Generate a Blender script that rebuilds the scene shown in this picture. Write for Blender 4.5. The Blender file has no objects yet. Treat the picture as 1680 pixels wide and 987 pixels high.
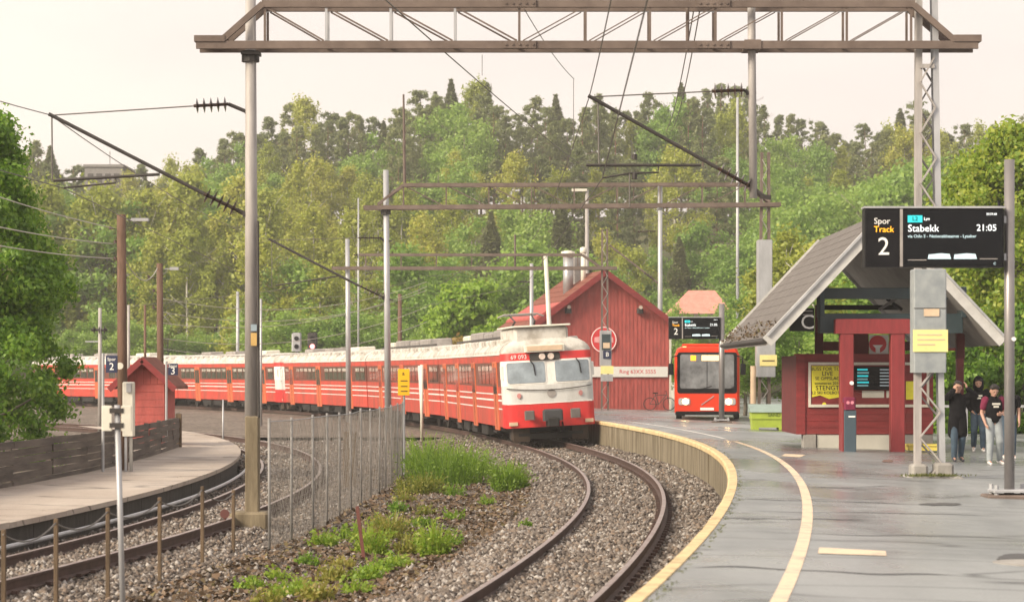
import bpy, bmesh, math, random
import numpy as np
from mathutils import Vector, Matrix

SC = bpy.context.scene
COL = SC.collection
rnd = random.Random(7)
RS = np.random.RandomState(11)
R = math.radians

# ------------------------------------------------------------------ camera
FPX, YH, CZ = 4000.0, 610.0, 2.467          # focal length in photo pixels, horizon row, eye height above rail
cam_d = bpy.data.cameras.new('camera')
cam_d.sensor_width = 36.0
cam_d.lens = FPX / 1680 * 36
cam_d.shift_y = (YH - 493.5) / 1680
cam_d.clip_start = 0.5
cam_d.clip_end = 2000
cam_d.dof.use_dof = True
cam_d.dof.focus_distance = 62
cam_d.dof.aperture_fstop = 3.2
cam = bpy.data.objects.new('camera', cam_d)
cam.location = (0, 0, CZ)
cam.rotation_euler = (R(90), 0, 0)
COL.objects.link(cam)
SC.camera = cam

# ------------------------------------------------------------------ sky, sun, exposure
SUN_EL, SUN_AZ = 31.0, -126.0                # azimuth from the viewing direction, negative = left
wd = bpy.data.worlds.new('World')
SC.world = wd
wd.use_nodes = True
nt = wd.node_tree
nt.nodes.clear()
sky = nt.nodes.new('ShaderNodeTexSky')
sky.sky_type = 'NISHITA'
sky.sun_disc = False
sky.sun_elevation = R(SUN_EL)
sky.sun_rotation = R(SUN_AZ)
sky.dust_density = 5.0
sky.air_density = 1.0
sc_ = nt.nodes.new('ShaderNodeVectorMath'); sc_.operation = 'SCALE'; sc_.inputs['Scale'].default_value = 0.08
mixv = nt.nodes.new('ShaderNodeMix'); mixv.data_type = 'RGBA'
mixv.inputs[0].default_value = 0.74                      # the even cloud veil over the sky
tcw = nt.nodes.new('ShaderNodeTexCoord'); mpw = nt.nodes.new('ShaderNodeMapping'); mpw.inputs['Scale'].default_value = (1, 1, 3.5)
clo = nt.nodes.new('ShaderNodeTexNoise'); clo.inputs['Scale'].default_value = 2.0; clo.inputs['Detail'].default_value = 5; clo.inputs['Roughness'].default_value = .5
clr = nt.nodes.new('ShaderNodeValToRGB')
clr.color_ramp.elements[0].position = .35; clr.color_ramp.elements[0].color = (.69, .61, .575, 1)
clr.color_ramp.elements[1].position = .65; clr.color_ramp.elements[1].color = (.895, .785, .69, 1)
nt.links.new(tcw.outputs['Generated'], mpw.inputs[0]); nt.links.new(mpw.outputs[0], clo.inputs['Vector'])
nt.links.new(clo.outputs['Fac'], clr.inputs[0]); nt.links.new(clr.outputs[0], mixv.inputs[7])
bg = nt.nodes.new('ShaderNodeBackground'); bg.inputs['Strength'].default_value = 1.0
wo = nt.nodes.new('ShaderNodeOutputWorld')
nt.links.new(sky.outputs[0], sc_.inputs[0])
nt.links.new(sc_.outputs[0], mixv.inputs[6])
nt.links.new(mixv.outputs[2], bg.inputs['Color'])
nt.links.new(bg.outputs[0], wo.inputs['Surface'])

sl = bpy.data.lights.new('sun', 'SUN')
sl.energy = 3.3
sl.angle = R(24)
sl.color = (1.0, 0.86, 0.66)
sun = bpy.data.objects.new('sun', sl)
COL.objects.link(sun)
sd = Vector((math.sin(R(SUN_AZ)) * math.cos(R(SUN_EL)), math.cos(R(SUN_AZ)) * math.cos(R(SUN_EL)), math.sin(R(SUN_EL))))
sun.rotation_euler = sd.to_track_quat('Z', 'Y').to_euler()
SC.view_settings.view_transform = 'Standard'
SC.view_settings.look = 'None'
SC.view_settings.exposure = 0.76
SC.view_settings.gamma = 1.0
SC.view_settings.use_curve_mapping = False
SC.render.engine = 'CYCLES'
SC.cycles.use_denoising = True
SC.cycles.max_bounces = 6
SC.cycles.diffuse_bounces = 3
SC.cycles.transmission_bounces = 4
SC.cycles.volume_bounces = 0
SC.cycles.transparent_max_bounces = 8

# ------------------------------------------------------------------ helpers
def P(px, py, d):
    """the point of the place that stands d metres ahead in the direction of a photo pixel"""
    return Vector(((px - 840) * d / FPX, d, CZ - (py - YH) * d / FPX))

def link(o): COL.objects.link(o); return o

def thing(name, label, cat, loc=(0, 0, 0), rz=0.0, group=None):
    o = bpy.data.objects.new(name, None)
    o.empty_display_size = 0.2
    o.location = loc
    o.rotation_euler = (0, 0, rz)
    o['label'] = label
    o['category'] = cat
    if group: o['group'] = group
    return link(o)

def tag(o, label, cat, group=None):
    o['label'] = label; o['category'] = cat
    if group: o['group'] = group
    return o

class MB:
    """collects shapes for one mesh"""
    def __init__(s): s.v = []; s.f = []; s.mi = []; s.cur = 0
    def add(s, vs, fs):
        n = len(s.v); s.v += [tuple(v) for v in vs]
        for f in fs: s.f.append(tuple(i + n for i in f)); s.mi.append(s.cur)
        return s
    def box(s, x0, x1, y0, y1, z0, z1):
        return s.add([(x0, y0, z0), (x1, y0, z0), (x1, y1, z0), (x0, y1, z0), (x0, y0, z1), (x1, y0, z1), (x1, y1, z1), (x0, y1, z1)],
                     [(0, 3, 2, 1), (4, 5, 6, 7), (0, 1, 5, 4), (1, 2, 6, 5), (2, 3, 7, 6), (3, 0, 4, 7)])
    def bbox(s, x0, x1, y0, y1, z0, z1, b=0.02):
        """box with chamfered vertical and top edges"""
        pts = [(x0 + b, y0), (x1 - b, y0), (x1, y0 + b), (x1, y1 - b), (x1 - b, y1), (x0 + b, y1), (x0, y1 - b), (x0, y0 + b)]
        cx, cy = (x0 + x1) / 2, (y0 + y1) / 2
        top = [(x + (b if x < cx else -b), y + (b if y < cy else -b)) for x, y in pts]
        v = [(x, y, z0) for x, y in pts] + [(x, y, z1 - b) for x, y in pts] + [(x, y, z1) for x, y in top]
        f = [tuple(range(7, -1, -1)), tuple(range(16, 24))]
        for k in (0, 8):
            for i in range(8):
                j = (i + 1) % 8
                f.append((k + i, k + j, k + 8 + j, k + 8 + i))
        return s.add(v, f)
    def beam(s, p0, p1, w, h=None, up=(0, 0, 1)):
        """square bar from p0 to p1"""
        h = h or w
        p0 = Vector(p0); p1 = Vector(p1); d = (p1 - p0).normalized(); u = Vector(up)
        if abs(d.dot(u)) > .98: u = Vector((0, 1, 0))
        a = d.cross(u).normalized(); b = a.cross(d).normalized()
        q = []
        for p in (p0, p1):
            for sx, sy in ((-1, -1), (1, -1), (1, 1), (-1, 1)): q.append(p + a * (sx * w / 2) + b * (sy * h / 2))
        return s.add(q, [(3, 2, 1, 0), (4, 5, 6, 7), (0, 1, 5, 4), (1, 2, 6, 5), (2, 3, 7, 6), (3, 0, 4, 7)])
    def tube(s, pts, r, n=8, cap=True):
        pts = [Vector(p) for p in pts]
        rr = list(r) if isinstance(r, (list, tuple)) else [r] * len(pts)
        v = []; prev = None
        for i, p in enumerate(pts):
            d = (pts[min(i + 1, len(pts) - 1)] - pts[max(i - 1, 0)]).normalized()
            if prev is None:
                u = Vector((0, 0, 1)) if abs(d.z) < .9 else Vector((1, 0, 0))
                a = d.cross(u).normalized()
            else: a = (prev - d * prev.dot(d)).normalized()
            b = d.cross(a); prev = a
            for k in range(n):
                t = 2 * math.pi * k / n
                v.append(p + (a * math.cos(t) + b * math.sin(t)) * rr[i])
        f = []
        for i in range(len(pts) - 1):
            for k in range(n):
                k2 = (k + 1) % n
                f.append((i * n + k, i * n + k2, (i + 1) * n + k2, (i + 1) * n + k))
        if cap: f += [tuple(range(n - 1, -1, -1)), tuple(range((len(pts) - 1) * n, len(pts) * n))]
        return s.add(v, f)
    def prism(s, poly, axis, a0, a1):
        """extrude a 2-D polygon along an axis: 'y' (poly in x,z), 'x' (poly in y,z), 'z' (poly in x,y)"""
        m = {'y': lambda p, a: (p[0], a, p[1]), 'x': lambda p, a: (a, p[0], p[1]), 'z': lambda p, a: (p[0], p[1], a)}[axis]
        n = len(poly)
        v = [m(p, a0) for p in poly] + [m(p, a1) for p in poly]
        f = [tuple(range(n - 1, -1, -1)), tuple(range(n, 2 * n))]
        for i in range(n): j = (i + 1) % n; f.append((i, j, n + j, n + i))
        return s.add(v, f)
    def disc(s, c, r, nrm, t=.02, n=16):
        c = Vector(c); nrm = Vector(nrm).normalized()
        return s.tube([c, c + nrm * t], r, n)
    def insul(s, p0, p1, n=5, r=.09, core=.03):
        p0 = Vector(p0); p1 = Vector(p1); d = p1 - p0
        s.tube([p0, p1], core, 6)
        for i in range(n):
            c = p0 + d * ((i + .5) / n); e = d.normalized() * .02
            s.tube([c - e, c, c + e], [core * 1.4, r, core * 1.6], 10)
        return s

def newmesh(name, mb):
    me = bpy.data.meshes.new(name)
    me.from_pydata(mb.v, [], mb.f)
    if any(mb.mi): me.polygons.foreach_set('material_index', mb.mi)
    bm = bmesh.new(); bm.from_mesh(me); bmesh.ops.recalc_face_normals(bm, faces=bm.faces); bm.to_mesh(me); bm.free()
    return me

def root_of(o):
    while o.parent: o = o.parent
    return o

def part(name, mb, mat, parent=None, local=False, smooth=False):
    """one mesh object; its shape is given in world coordinates unless local"""
    me = newmesh(name, mb) if isinstance(mb, MB) else mb
    if not local and parent:
        l = root_of(parent).location
        if l.length > 0: me.transform(Matrix.Translation(-l))
    for m in (mat if isinstance(mat, (list, tuple)) else [mat]): me.materials.append(m)
    if smooth: me.shade_smooth()
    o = bpy.data.objects.new(name, me)
    o.parent = parent
    return link(o)

def solo(name, mb, mat, label, cat, group=None, smooth=False):
    return tag(part(name, mb, mat, None, True, smooth), label, cat, group)

def struct(name, mb, mat, smooth=False):
    o = part(name, mb, mat, None, True, smooth); o['kind'] = 'structure'; return o

def npmesh(name, v, f, mat=None, smooth=False):
    """mesh from numpy arrays, all faces with the same number of corners"""
    me = bpy.data.meshes.new(name)
    v = np.ascontiguousarray(v, dtype=np.float32); f = np.ascontiguousarray(f, dtype=np.int32)
    k = f.shape[1]
    me.vertices.add(len(v)); me.vertices.foreach_set('co', v.ravel())
    me.loops.add(f.size); me.loops.foreach_set('vertex_index', f.ravel())
    me.polygons.add(len(f)); me.polygons.foreach_set('loop_start', np.arange(0, f.size, k, dtype=np.int32))
    me.update(calc_edges=True)
    if mat: me.materials.append(mat)
    if smooth: me.shade_smooth()
    return me

def text_mesh(s, size, mat, parent, loc, rz=0.0, name='lettering', align='CENTER', local=False, flip=False):
    cu = bpy.data.curves.new(name, 'FONT')
    cu.body = s; cu.size = size; cu.align_x = align; cu.align_y = 'CENTER'; cu.extrude = 0.002; cu.resolution_u = 3
    t = bpy.data.objects.new(name, cu); link(t)
    dg = bpy.context.evaluated_depsgraph_get()
    me = bpy.data.meshes.new_from_object(t.evaluated_get(dg))
    bpy.data.objects.remove(t)
    me.name = name
    me.transform(Matrix.Translation(Vector(loc)) @ Matrix.Rotation(rz, 4, 'Z') @ Matrix.Rotation(R(90), 4, 'X'))
    return part(name, me, mat, parent, local)

# ------------------------------------------------------------------ materials
def M(name, col, rough=.6, metal=0., var=.15, scale=3., bump=0., spec=.5, stretch=(1, 1, 1), col2=None, thr=(.35, .7), emit=0.):
    m = bpy.data.materials.new(name); m.use_nodes = True
    n = m.node_tree.nodes; L = m.node_tree.links
    b = n['Principled BSDF']
    b.inputs['Roughness'].default_value = rough; b.inputs['Metallic'].default_value = metal
    b.inputs['Specular IOR Level'].default_value = spec
    tc = n.new('ShaderNodeTexCoord'); mp = n.new('ShaderNodeMapping'); mp.inputs['Scale'].default_value = stretch
    L.new(tc.outputs['Object'], mp.inputs['Vector'])
    no = n.new('ShaderNodeTexNoise'); no.inputs['Scale'].default_value = scale; no.inputs['Detail'].default_value = 6; no.inputs['Roughness'].default_value = .65
    L.new(mp.outputs[0], no.inputs['Vector'])
    rp = n.new('ShaderNodeValToRGB')
    c = np.array(col[:3])
    lo = tuple(np.clip(c * (1 - var), 0, 1)) + (1,); hi = tuple(np.clip(c * (1 + var), 0, 1)) + (1,)
    if col2: hi = tuple(c) + (1,); lo = tuple(col2) + (1,)
    rp.color_ramp.elements[0].position = thr[0]; rp.color_ramp.elements[0].color = lo
    rp.color_ramp.elements[1].position = thr[1]; rp.color_ramp.elements[1].color = hi
    L.new(no.outputs['Fac'], rp.inputs[0]); L.new(rp.outputs[0], b.inputs['Base Color'])
    if bump:
        n2 = n.new('ShaderNodeTexNoise'); n2.inputs['Scale'].default_value = scale * 9; n2.inputs['Detail'].default_value = 4
        L.new(mp.outputs[0], n2.inputs['Vector'])
        bp = n.new('ShaderNodeBump'); bp.inputs['Strength'].default_value = bump; bp.inputs['Distance'].default_value = .02
        L.new(n2.outputs['Fac'], bp.inputs['Height']); L.new(bp.outputs[0], b.inputs['Normal'])
    if emit:
        b.inputs['Emission Color'].default_value = tuple(col[:3]) + (1,); b.inputs['Emission Strength'].default_value = emit
    return m

def leafmat(name, cols, trans=.35, objvar=.25, rough=.55):
    m = bpy.data.materials.new(name); m.use_nodes = True
    n = m.node_tree.nodes; L = m.node_tree.links; n.clear()
    g = n.new('ShaderNodeNewGeometry'); oi = n.new('ShaderNodeObjectInfo')
    rp = n.new('ShaderNodeValToRGB')
    e = rp.color_ramp.elements
    while len(e) < len(cols): e.new(.5)
    for i, c in enumerate(cols): e[i].position = i / (len(cols) - 1); e[i].color = tuple(c) + (1,)
    a = n.new('ShaderNodeMath'); a.operation = 'MULTIPLY_ADD'; a.inputs[1].default_value = 1 - objvar
    b = n.new('ShaderNodeMath'); b.operation = 'MULTIPLY'; b.inputs[1].default_value = objvar
    L.new(oi.outputs['Random'], b.inputs[0]); L.new(g.outputs['Random Per Island'], a.inputs[0]); L.new(b.outputs[0], a.inputs[2])
    L.new(a.outputs[0], rp.inputs[0])
    d = n.new('ShaderNodeBsdfDiffuse'); t = n.new('ShaderNodeBsdfTranslucent'); mx = n.new('ShaderNodeMixShader'); mx.inputs[0].default_value = trans
    gl = n.new('ShaderNodeBsdfGlossy'); gl.inputs['Roughness'].default_value = rough; gl.inputs['Color'].default_value = (.8, .8, .8, 1)
    m2 = n.new('ShaderNodeMixShader'); m2.inputs[0].default_value = .04
    L.new(rp.outputs[0], d.inputs[0]); L.new(rp.outputs[0], t.inputs[0])
    L.new(d.outputs[0], mx.inputs[1]); L.new(t.outputs[0], mx.inputs[2])
    L.new(mx.outputs[0], m2.inputs[1]); L.new(gl.outputs[0], m2.inputs[2])
    o = n.new('ShaderNodeOutputMaterial'); L.new(m2.outputs[0], o.inputs[0])
    return m

def glassmat(name, col, rough=.08):
    m = M(name, col, rough=rough, var=.3, scale=1.2, spec=.9); return m

mat = {}
mat['fencepost'] = M('dull_fence_post', (.25, .245, .24), .6, .1, .25, 3)
mat['meshwire'] = M('weathered_mesh_wire', (.27, .25, .225), .6, .2, .2, 2)
mat['galv'] = M('galvanised_steel', (.42, .43, .45), .45, .35, .18, 2.5, stretch=(1, 1, .3))
mat['mast'] = M('mast_paint', (.36, .34, .33), .6, .1, .25, 3, stretch=(2, 2, .3))
mat['rust'] = M('rusty_brown_steel', (.175, .135, .115), .75, 0, .3, 2.2, .2, col2=(.105, .078, .066))
mat['darksteel'] = M('dark_steel', (.045, .04, .038), .6, .2, .3, 4)
mat['insul'] = M('brown_porcelain', (.05, .03, .022), .25, 0, .2, 5)
mat['wire'] = M('wire', (.13, .12, .11), .5, .3, .1, 1)
mat['wirepale'] = M('pale_cable', (.5, .48, .42), .6, 0, .1, 1)
mat['woodpole'] = M('tarred_wood', (.13, .075, .05), .8, 0, .3, 3, .4, stretch=(4, 4, .4))
mat['greywood'] = M('weathered_wood', (.15, .125, .105), .85, 0, .4, 2.0, .4, stretch=(.25, .25, 3), col2=(.055, .045, .04))
mat['oldpost'] = M('old_fence_post', (.13, .09, .055), .85, 0, .35, 5, .4, stretch=(3, 3, .5))
mat['pole_base'] = M('weathered_concrete_ochre', (.27, .225, .15), .85, 0, .35, 2.0, .3, stretch=(3, 3, .5), col2=(.12, .095, .06))
mat['concrete'] = M('concrete', (.36, .35, .33), .85, 0, .3, 2, .3, col2=(.2, .19, .18))
mat['wallconc'] = M('stained_concrete', (.25, .215, .155), .85, 0, .3, 1.5, .3, stretch=(2.0, 2.0, .3), col2=(.10, .08, .046), thr=(.36, .62))
mat['yellowedge'] = M('worn_yellow_paint', (.66, .51, .28), .7, 0, .2, 4, .3, col2=(.40, .31, .17), thr=(.36, .54))
mat['linepaint'] = M('worn_line_paint', (.70, .56, .40), .6, 0, .2, 3.5, .1, col2=(.42, .36, .30), thr=(.36, .50))
mat['whitepaint'] = M('white_paint', (.74, .73, .70), .45, 0, .08, 2)
mat['offwhite'] = M('off_white_panel', (.66, .64, .56), .5, 0, .12, 3)
mat['platetan'] = M('tan_plate', (.62, .47, .33), .6, 0, .1, 4)
mat['yellow'] = M('yellow_sign', (.80, .66, .14), .5, 0, .06, 3)
mat['paleyellow'] = M('pale_yellow_sign', (.82, .72, .30), .5, 0, .08, 3)
mat['amber'] = M('amber_sign', (.90, .52, .01), .5, 0, .05, 3)
mat['poster'] = M('yellow_poster', (.82, .76, .05), .5, 0, .08, 6)
mat['ink'] = M('black_print', (.02, .02, .02), .6, 0, 0, 1)
mat['redprint'] = M('red_print', (.62, .04, .05), .5, 0, .05, 1)
mat['white'] = M('white_print', (.85, .85, .83), .5, 0, 0, 1)
mat['navy'] = M('navy_sign', (.02, .028, .075), .45, 0, .1, 2)
mat['black'] = M('black_casing', (.008, .008, .010), .5, 0, .2, 2, spec=.2)
mat['screen'] = M('black_screen', (.003, .004, .006), .2, 0, .1, 1, spec=.25)
mat['lit_white'] = M('lit_white', (.75, .80, .82), .5, 0, 0, 1, emit=.75)
mat['lit_grey'] = M('lit_pale_blue', (.45, .60, .65), .5, 0, 0, 1, emit=.55)
mat['lit_teal'] = M('lit_teal', (.02, .42, .46), .5, 0, 0, 1, emit=.6)
mat['lit_orange'] = M('lit_orange', (.95, .42, .02), .5, 0, 0, 1, emit=.8)
mat['redwood'] = M('red_barn_paint', (.40, .085, .075), .75, 0, .22, 1.6, .25, stretch=(3, 3, .6))
mat['redwood2'] = M('dark_red_cladding', (.215, .026, .028), .6, 0, .2, 2.4, .2, stretch=(.6, .6, 3))
mat['redpost'] = M('red_painted_post', (.22, .027, .031), .5, 0, .18, 3, .1, stretch=(3, 3, .5))
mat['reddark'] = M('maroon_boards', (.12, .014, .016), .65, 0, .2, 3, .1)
mat['teal'] = M('dark_teal_paint', (.030, .052, .062), .5, 0, .2, 2)
mat['rooftile'] = M('brown_grey_tiles', (.18, .168, .162), .9, 0, .25, 2.5, .3, col2=(.13, .12, .116), spec=.2)
mat['rooftile2'] = M('red_brown_tiles', (.24, .085, .062), .9, 0, .25, 2.5, .4, col2=(.16, .065, .05), spec=.2)
mat['orangetile'] = M('faded_orange_tiles', (.55, .25, .20), .8, 0, .15, 2.5, .3)
mat['soffit'] = M('soffit_boards', (.30, .285, .27), .8, 0, .15, 3)
mat['barge'] = M('grey_white_bargeboard', (.52, .52, .51), .7, 0, .15, 3)
mat['moss'] = leafmat('moss', [(.10, .07, .045), (.16, .11, .07), (.09, .10, .03)], .1)
mat['binlime'] = M('lime_green_plastic', (.32, .42, .05), .5, 0, .15, 3)
mat['binlid'] = M('grey_green_lid', (.24, .32, .29), .5, 0, .12, 3)
mat['chimney'] = M('zinc_flue', (.40, .41, .42), .4, .5, .2, 3)
mat['brickgrey'] = M('rendered_chimney', (.22, .21, .21), .85, 0, .2, 4)
mat['trainred'] = M('train_red', (.62, .032, .032), .38, 0, .10, 2.0, spec=.5, stretch=(1, 1, .4), col2=(.46, .035, .032), thr=(.34, .5))
mat['trainside'] = M('train_side_red', (.52, .056, .038), .42, 0, .14, 1.3, stretch=(1, .9, .3), col2=(.36, .062, .042), thr=(.38, .56))  # train red browned in colour for reflection and shade along the sides, plus dirt
mat['trainband'] = M('train_window_band', (.14, .048, .036), .35, 0, .25, 1.5)
mat['trainorange'] = M('train_door_orange_red', (.54, .125, .05), .45, 0, .12, 1.2)
mat['trainwhite'] = M('train_off_white', (.74, .73, .70), .5, 0, .10, 2.2, stretch=(1, 1, .4), col2=(.60, .58, .54), thr=(.34, .5))
mat['trainroof'] = M('train_cream_roof', (.57, .555, .52), .65, 0, .16, 2.4, stretch=(1, .5, 1), col2=(.36, .335, .30), thr=(.36, .56))
mat['traingrey'] = M('train_light_grey', (.60, .61, .60), .5, 0, .1, 2.0, stretch=(1, 1, .4), col2=(.48, .48, .46), thr=(.34, .52))
mat['trainunder'] = M('train_underframe', (.014, .013, .013), .8, 0, .4, 3, .2)
mat['trainroofbox'] = M('train_roof_box_grey', (.30, .28, .27), .7, 0, .25, 2)
mat['rusty_skirt'] = M('rusty_brown_guard', (.05, .034, .023), .8, 0, .3, 3)
mat['glass'] = glassmat('train_side_glass', (.055, .05, .045), .06)
mat['vent'] = M('window_vent', (.34, .32, .29), .15, 0, .5, 2.0, spec=.8, thr=(.4, .55))  # pale tone paints the reflections seen in the hopper panes
mat['windscreen'] = M('windscreen', (.24, .29, .33), .05, 0, .35, 1.4, spec=1.0)
mat['busglass'] = M('bus_windscreen', (.15, .16, .17), .05, 0, .6, 1.4, spec=1.0)
mat['busred'] = M('bus_red', (.70, .045, .012), .3, 0, .05, 1)
mat['buslight'] = M('lit_headlamp', (1.0, .66, .28), .3, 0, 0, 1, emit=14)
mat['lamp'] = M('lamp_lens', (.62, .52, .46), .2, 0, .2, 6)
mat['redlamp'] = M('red_signal_lamp', (1.0, .25, .25), .3, 0, 0, 1, emit=2.5)
mat['amberdisplay'] = M('amber_display', (1.0, .72, .30), .3, 0, 0, 1, emit=.9)
mat['tyre'] = M('rubber', (.02, .02, .02), .8, 0, .2, 3)
mat['skin'] = M('skin', (.46, .27, .20), .5, 0, .08, 6)
mat['hair'] = M('dark_hair', (.018, .014, .012), .5, 0, .3, 9)
mat['blackcloth'] = M('black_cloth', (.010, .010, .012), .9, 0, .35, 7, .2, spec=.15)
mat['denim'] = M('blue_denim', (.045, .075, .11), .85, 0, .3, 6, .2)
mat['greyjeans'] = M('pale_grey_denim', (.30, .335, .355), .85, 0, .2, 5, .2)
mat['maroon'] = M('maroon_cloth', (.16, .012, .045), .85, 0, .25, 6)
mat['shoe'] = M('white_shoe', (.65, .63, .62), .6, 0, .1, 6)
mat['shoedark'] = M('dark_shoe', (.04, .04, .05), .6, 0, .2, 6)
mat['render_wall'] = M('pale_render', (.50, .49, .44), .85, 0, .12, 1)
mat['stone'] = None
# ------------------------------------------------------------------ special ground materials
def gravelmat(name, cols, sc, bump=.8):
    m = bpy.data.materials.new(name); m.use_nodes = True
    n = m.node_tree.nodes; L = m.node_tree.links; b = n['Principled BSDF']; b.inputs['Roughness'].default_value = .85
    tc = n.new('ShaderNodeTexCoord'); vo = n.new('ShaderNodeTexVoronoi'); vo.inputs['Scale'].default_value = sc
    L.new(tc.outputs['Object'], vo.inputs['Vector'])
    sp = n.new('ShaderNodeSeparateColor'); L.new(vo.outputs['Color'], sp.inputs[0])
    rp = n.new('ShaderNodeValToRGB'); e = rp.color_ramp.elements
    while len(e) < len(cols): e.new(.5)
    for i, c in enumerate(cols): e[i].position = i / (len(cols) - 1); e[i].color = tuple(c) + (1,)
    L.new(sp.outputs[0], rp.inputs[0])
    no = n.new('ShaderNodeTexNoise'); no.inputs['Scale'].default_value = .5; no.inputs['Detail'].default_value = 5
    L.new(tc.outputs['Object'], no.inputs['Vector'])
    mx = n.new('ShaderNodeMix'); mx.data_type = 'RGBA'; mx.blend_type = 'MULTIPLY'; mx.inputs[0].default_value = .55
    r2 = n.new('ShaderNodeValToRGB'); r2.color_ramp.elements[0].position = .36; r2.color_ramp.elements[0].color = (.42, .36, .30, 1)
    r2.color_ramp.elements[1].position = .62; r2.color_ramp.elements[1].color = (1, 1, 1, 1); L.new(no.outputs['Fac'], r2.inputs[0])
    L.new(rp.outputs[0], mx.inputs[6]); L.new(r2.outputs[0], mx.inputs[7]); L.new(mx.outputs[2], b.inputs['Base Color'])
    bp = n.new('ShaderNodeBump'); bp.inputs['Strength'].default_value = bump; bp.inputs['Distance'].default_value = .04; bp.invert = True
    L.new(vo.outputs['Distance'], bp.inputs['Height']); L.new(bp.outputs[0], b.inputs['Normal'])
    return m

def asphaltmat(name, dark, light, rlo, rhi):
    m = bpy.data.materials.new(name); m.use_nodes = True
    n = m.node_tree.nodes; L = m.node_tree.links; b = n['Principled BSDF']
    tc = n.new('ShaderNodeTexCoord')
    def noise(scale, st, det=5, ro=.6):
        mp = n.new('ShaderNodeMapping'); mp.inputs['Scale'].default_value = st; L.new(tc.outputs['Object'], mp.inputs[0])
        t = n.new('ShaderNodeTexNoise'); t.inputs['Scale'].default_value = scale; t.inputs['Detail'].default_value = det; t.inputs['Roughness'].default_value = ro
        L.new(mp.outputs[0], t.inputs['Vector']); return t.outputs['Fac']
    def ramp(src, stops):
        r = n.new('ShaderNodeValToRGB'); e = r.color_ramp.elements
        while len(e) < len(stops): e.new(.5)
        for i, (p, v) in enumerate(stops): e[i].position = p; e[i].color = (v if isinstance(v, tuple) else (v, v, v)) + (1,)
        L.new(src, r.inputs[0]); return r.outputs[0]
    def mul(a, c, f=1.):
        x = n.new('ShaderNodeMix'); x.data_type = 'RGBA'; x.blend_type = 'MULTIPLY'; x.inputs[0].default_value = f
        L.new(a, x.inputs[6]); L.new(c, x.inputs[7]); return x.outputs[2]
    big = noise(.45, (1, .35, 1), 6)
    c = ramp(big, [(.36, dark), (.62, light)])
    seams = ramp(noise(.9, (.16, .62, 1), 3, .4), [(.487, 1.), (.5, .12), (.513, 1.)])       # old patch joints running across
    streak = ramp(noise(1.6, (.10, .9, 1), 5, .7), [(.30, .65), (.46, 1.), (.72, 1.), (.85, .85)])
    c = mul(c, streak, .8)
    grain = ramp(noise(60, (1, 1, 1), 2), [(.3, .7), (.7, 1.15)])
    c = mul(mul(c, seams, .75), grain, .8)
    L.new(c, b.inputs['Base Color'])
    wet = noise(.35, (1, .5, 1), 4)
    L.new(ramp(wet, [(.38, rlo), (.66, rhi)]), b.inputs['Roughness'])
    bp = n.new('ShaderNodeBump'); bp.inputs['Strength'].default_value = .12; bp.inputs['Distance'].default_value = .004
    L.new(noise(90, (1, 1, 1), 2), bp.inputs['Height']); L.new(bp.outputs[0], b.inputs['Normal'])
    b.inputs['Specular IOR Level'].default_value = .55
    return m

mat['gravel'] = gravelmat('ballast_gravel', [(.045, .036, .03), (.115, .094, .08), (.18, .152, .13), (.28, .25, .225)], 17)
mat['dirt'] = gravelmat('track_dirt', [(.06, .045, .03), (.13, .10, .075), (.18, .15, .11)], 9, .5)
mat['asphalt'] = asphaltmat('wet_asphalt', (.158, .174, .18), (.288, .308, .316), .18, .52)
mat['yard'] = gravelmat('oily_yard_gravel', [(.05, .04, .034), (.12, .095, .078), (.20, .16, .13), (.28, .24, .2)], 7)
mat['palegrit'] = asphaltmat('pale_platform_grit', (.34, .28, .235), (.47, .41, .355), .6, .9)
mat['grassland'] = M('rough_grass', (.06, .09, .025), .9, 0, .3, .8, .5, col2=(.09, .075, .035))
def stonemat():
    m = bpy.data.materials.new('ballast_stone'); m.use_nodes = True
    n = m.node_tree.nodes; L = m.node_tree.links; b = n['Principled BSDF']; b.inputs['Roughness'].default_value = .8
    g = n.new('ShaderNodeNewGeometry'); rp = n.new('ShaderNodeValToRGB'); e = rp.color_ramp.elements
    cs = [(.035, .028, .024), (.085, .066, .054), (.135, .112, .095), (.185, .16, .14), (.20, .145, .105), (.25, .225, .205), (.42, .395, .37)]
    while len(e) < len(cs): e.new(.5)
    for i, c in enumerate(cs): e[i].position = i / (len(cs) - 1); e[i].color = c + (1,)
    L.new(g.outputs['Random Per Island'], rp.inputs[0]); L.new(rp.outputs[0], b.inputs['Base Color'])
    return m
mat['stone'] = stonemat()
mat['railhead'] = M('worn_rail_head', (.40, .34, .32), .38, .5, .2, 3, stretch=(1, 1, 1), col2=(.25, .17, .15))
mat['railside'] = M('rusty_rail', (.075, .043, .035), .75, .1, .3, 4)

# ------------------------------------------------------------------ track alignment (clothoid-like curves)
def alignment(S, KN, KV, x0, th, i0, y0):
    k = np.interp(S, KN, KV); ds = S[1] - S[0]
    k = np.convolve(np.pad(k, 40, mode='edge'), np.ones(81) / 81, 'valid')
    t = np.cumsum(k) * ds; t += th - t[i0]
    x = np.cumsum(np.sin(t)) * ds; x += x0 - x[i0]
    y = np.cumsum(np.cos(t)) * ds; y += y0 - y[i0]
    return x, y, t
S2 = np.linspace(-50, 170, 2201)
X2, Y2, T2 = alignment(S2, np.array([-50, -20, 0, 15, 30, 50, 80, 104, 122, 150.]),
                       [-.00246, -.00344, -.00535, -.00445, -.00159, -.00266, -.00404, -.0043, -.0095, -.010], 2.45691, .01555, 500, 55)
S1 = np.linspace(-45, 90, 1351)
kk = -.00665 - .0003 * S1 / 30 - .00094 * (np.minimum(S1, 60) / 30) ** 2
X1, Y1, T1 = alignment(S1, S1, kk, -5.216, -.0341, 450, 55)
def c2(y): return np.interp(y, Y2, X2)
def c1(y): return np.interp(y, Y1, X1)
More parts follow.
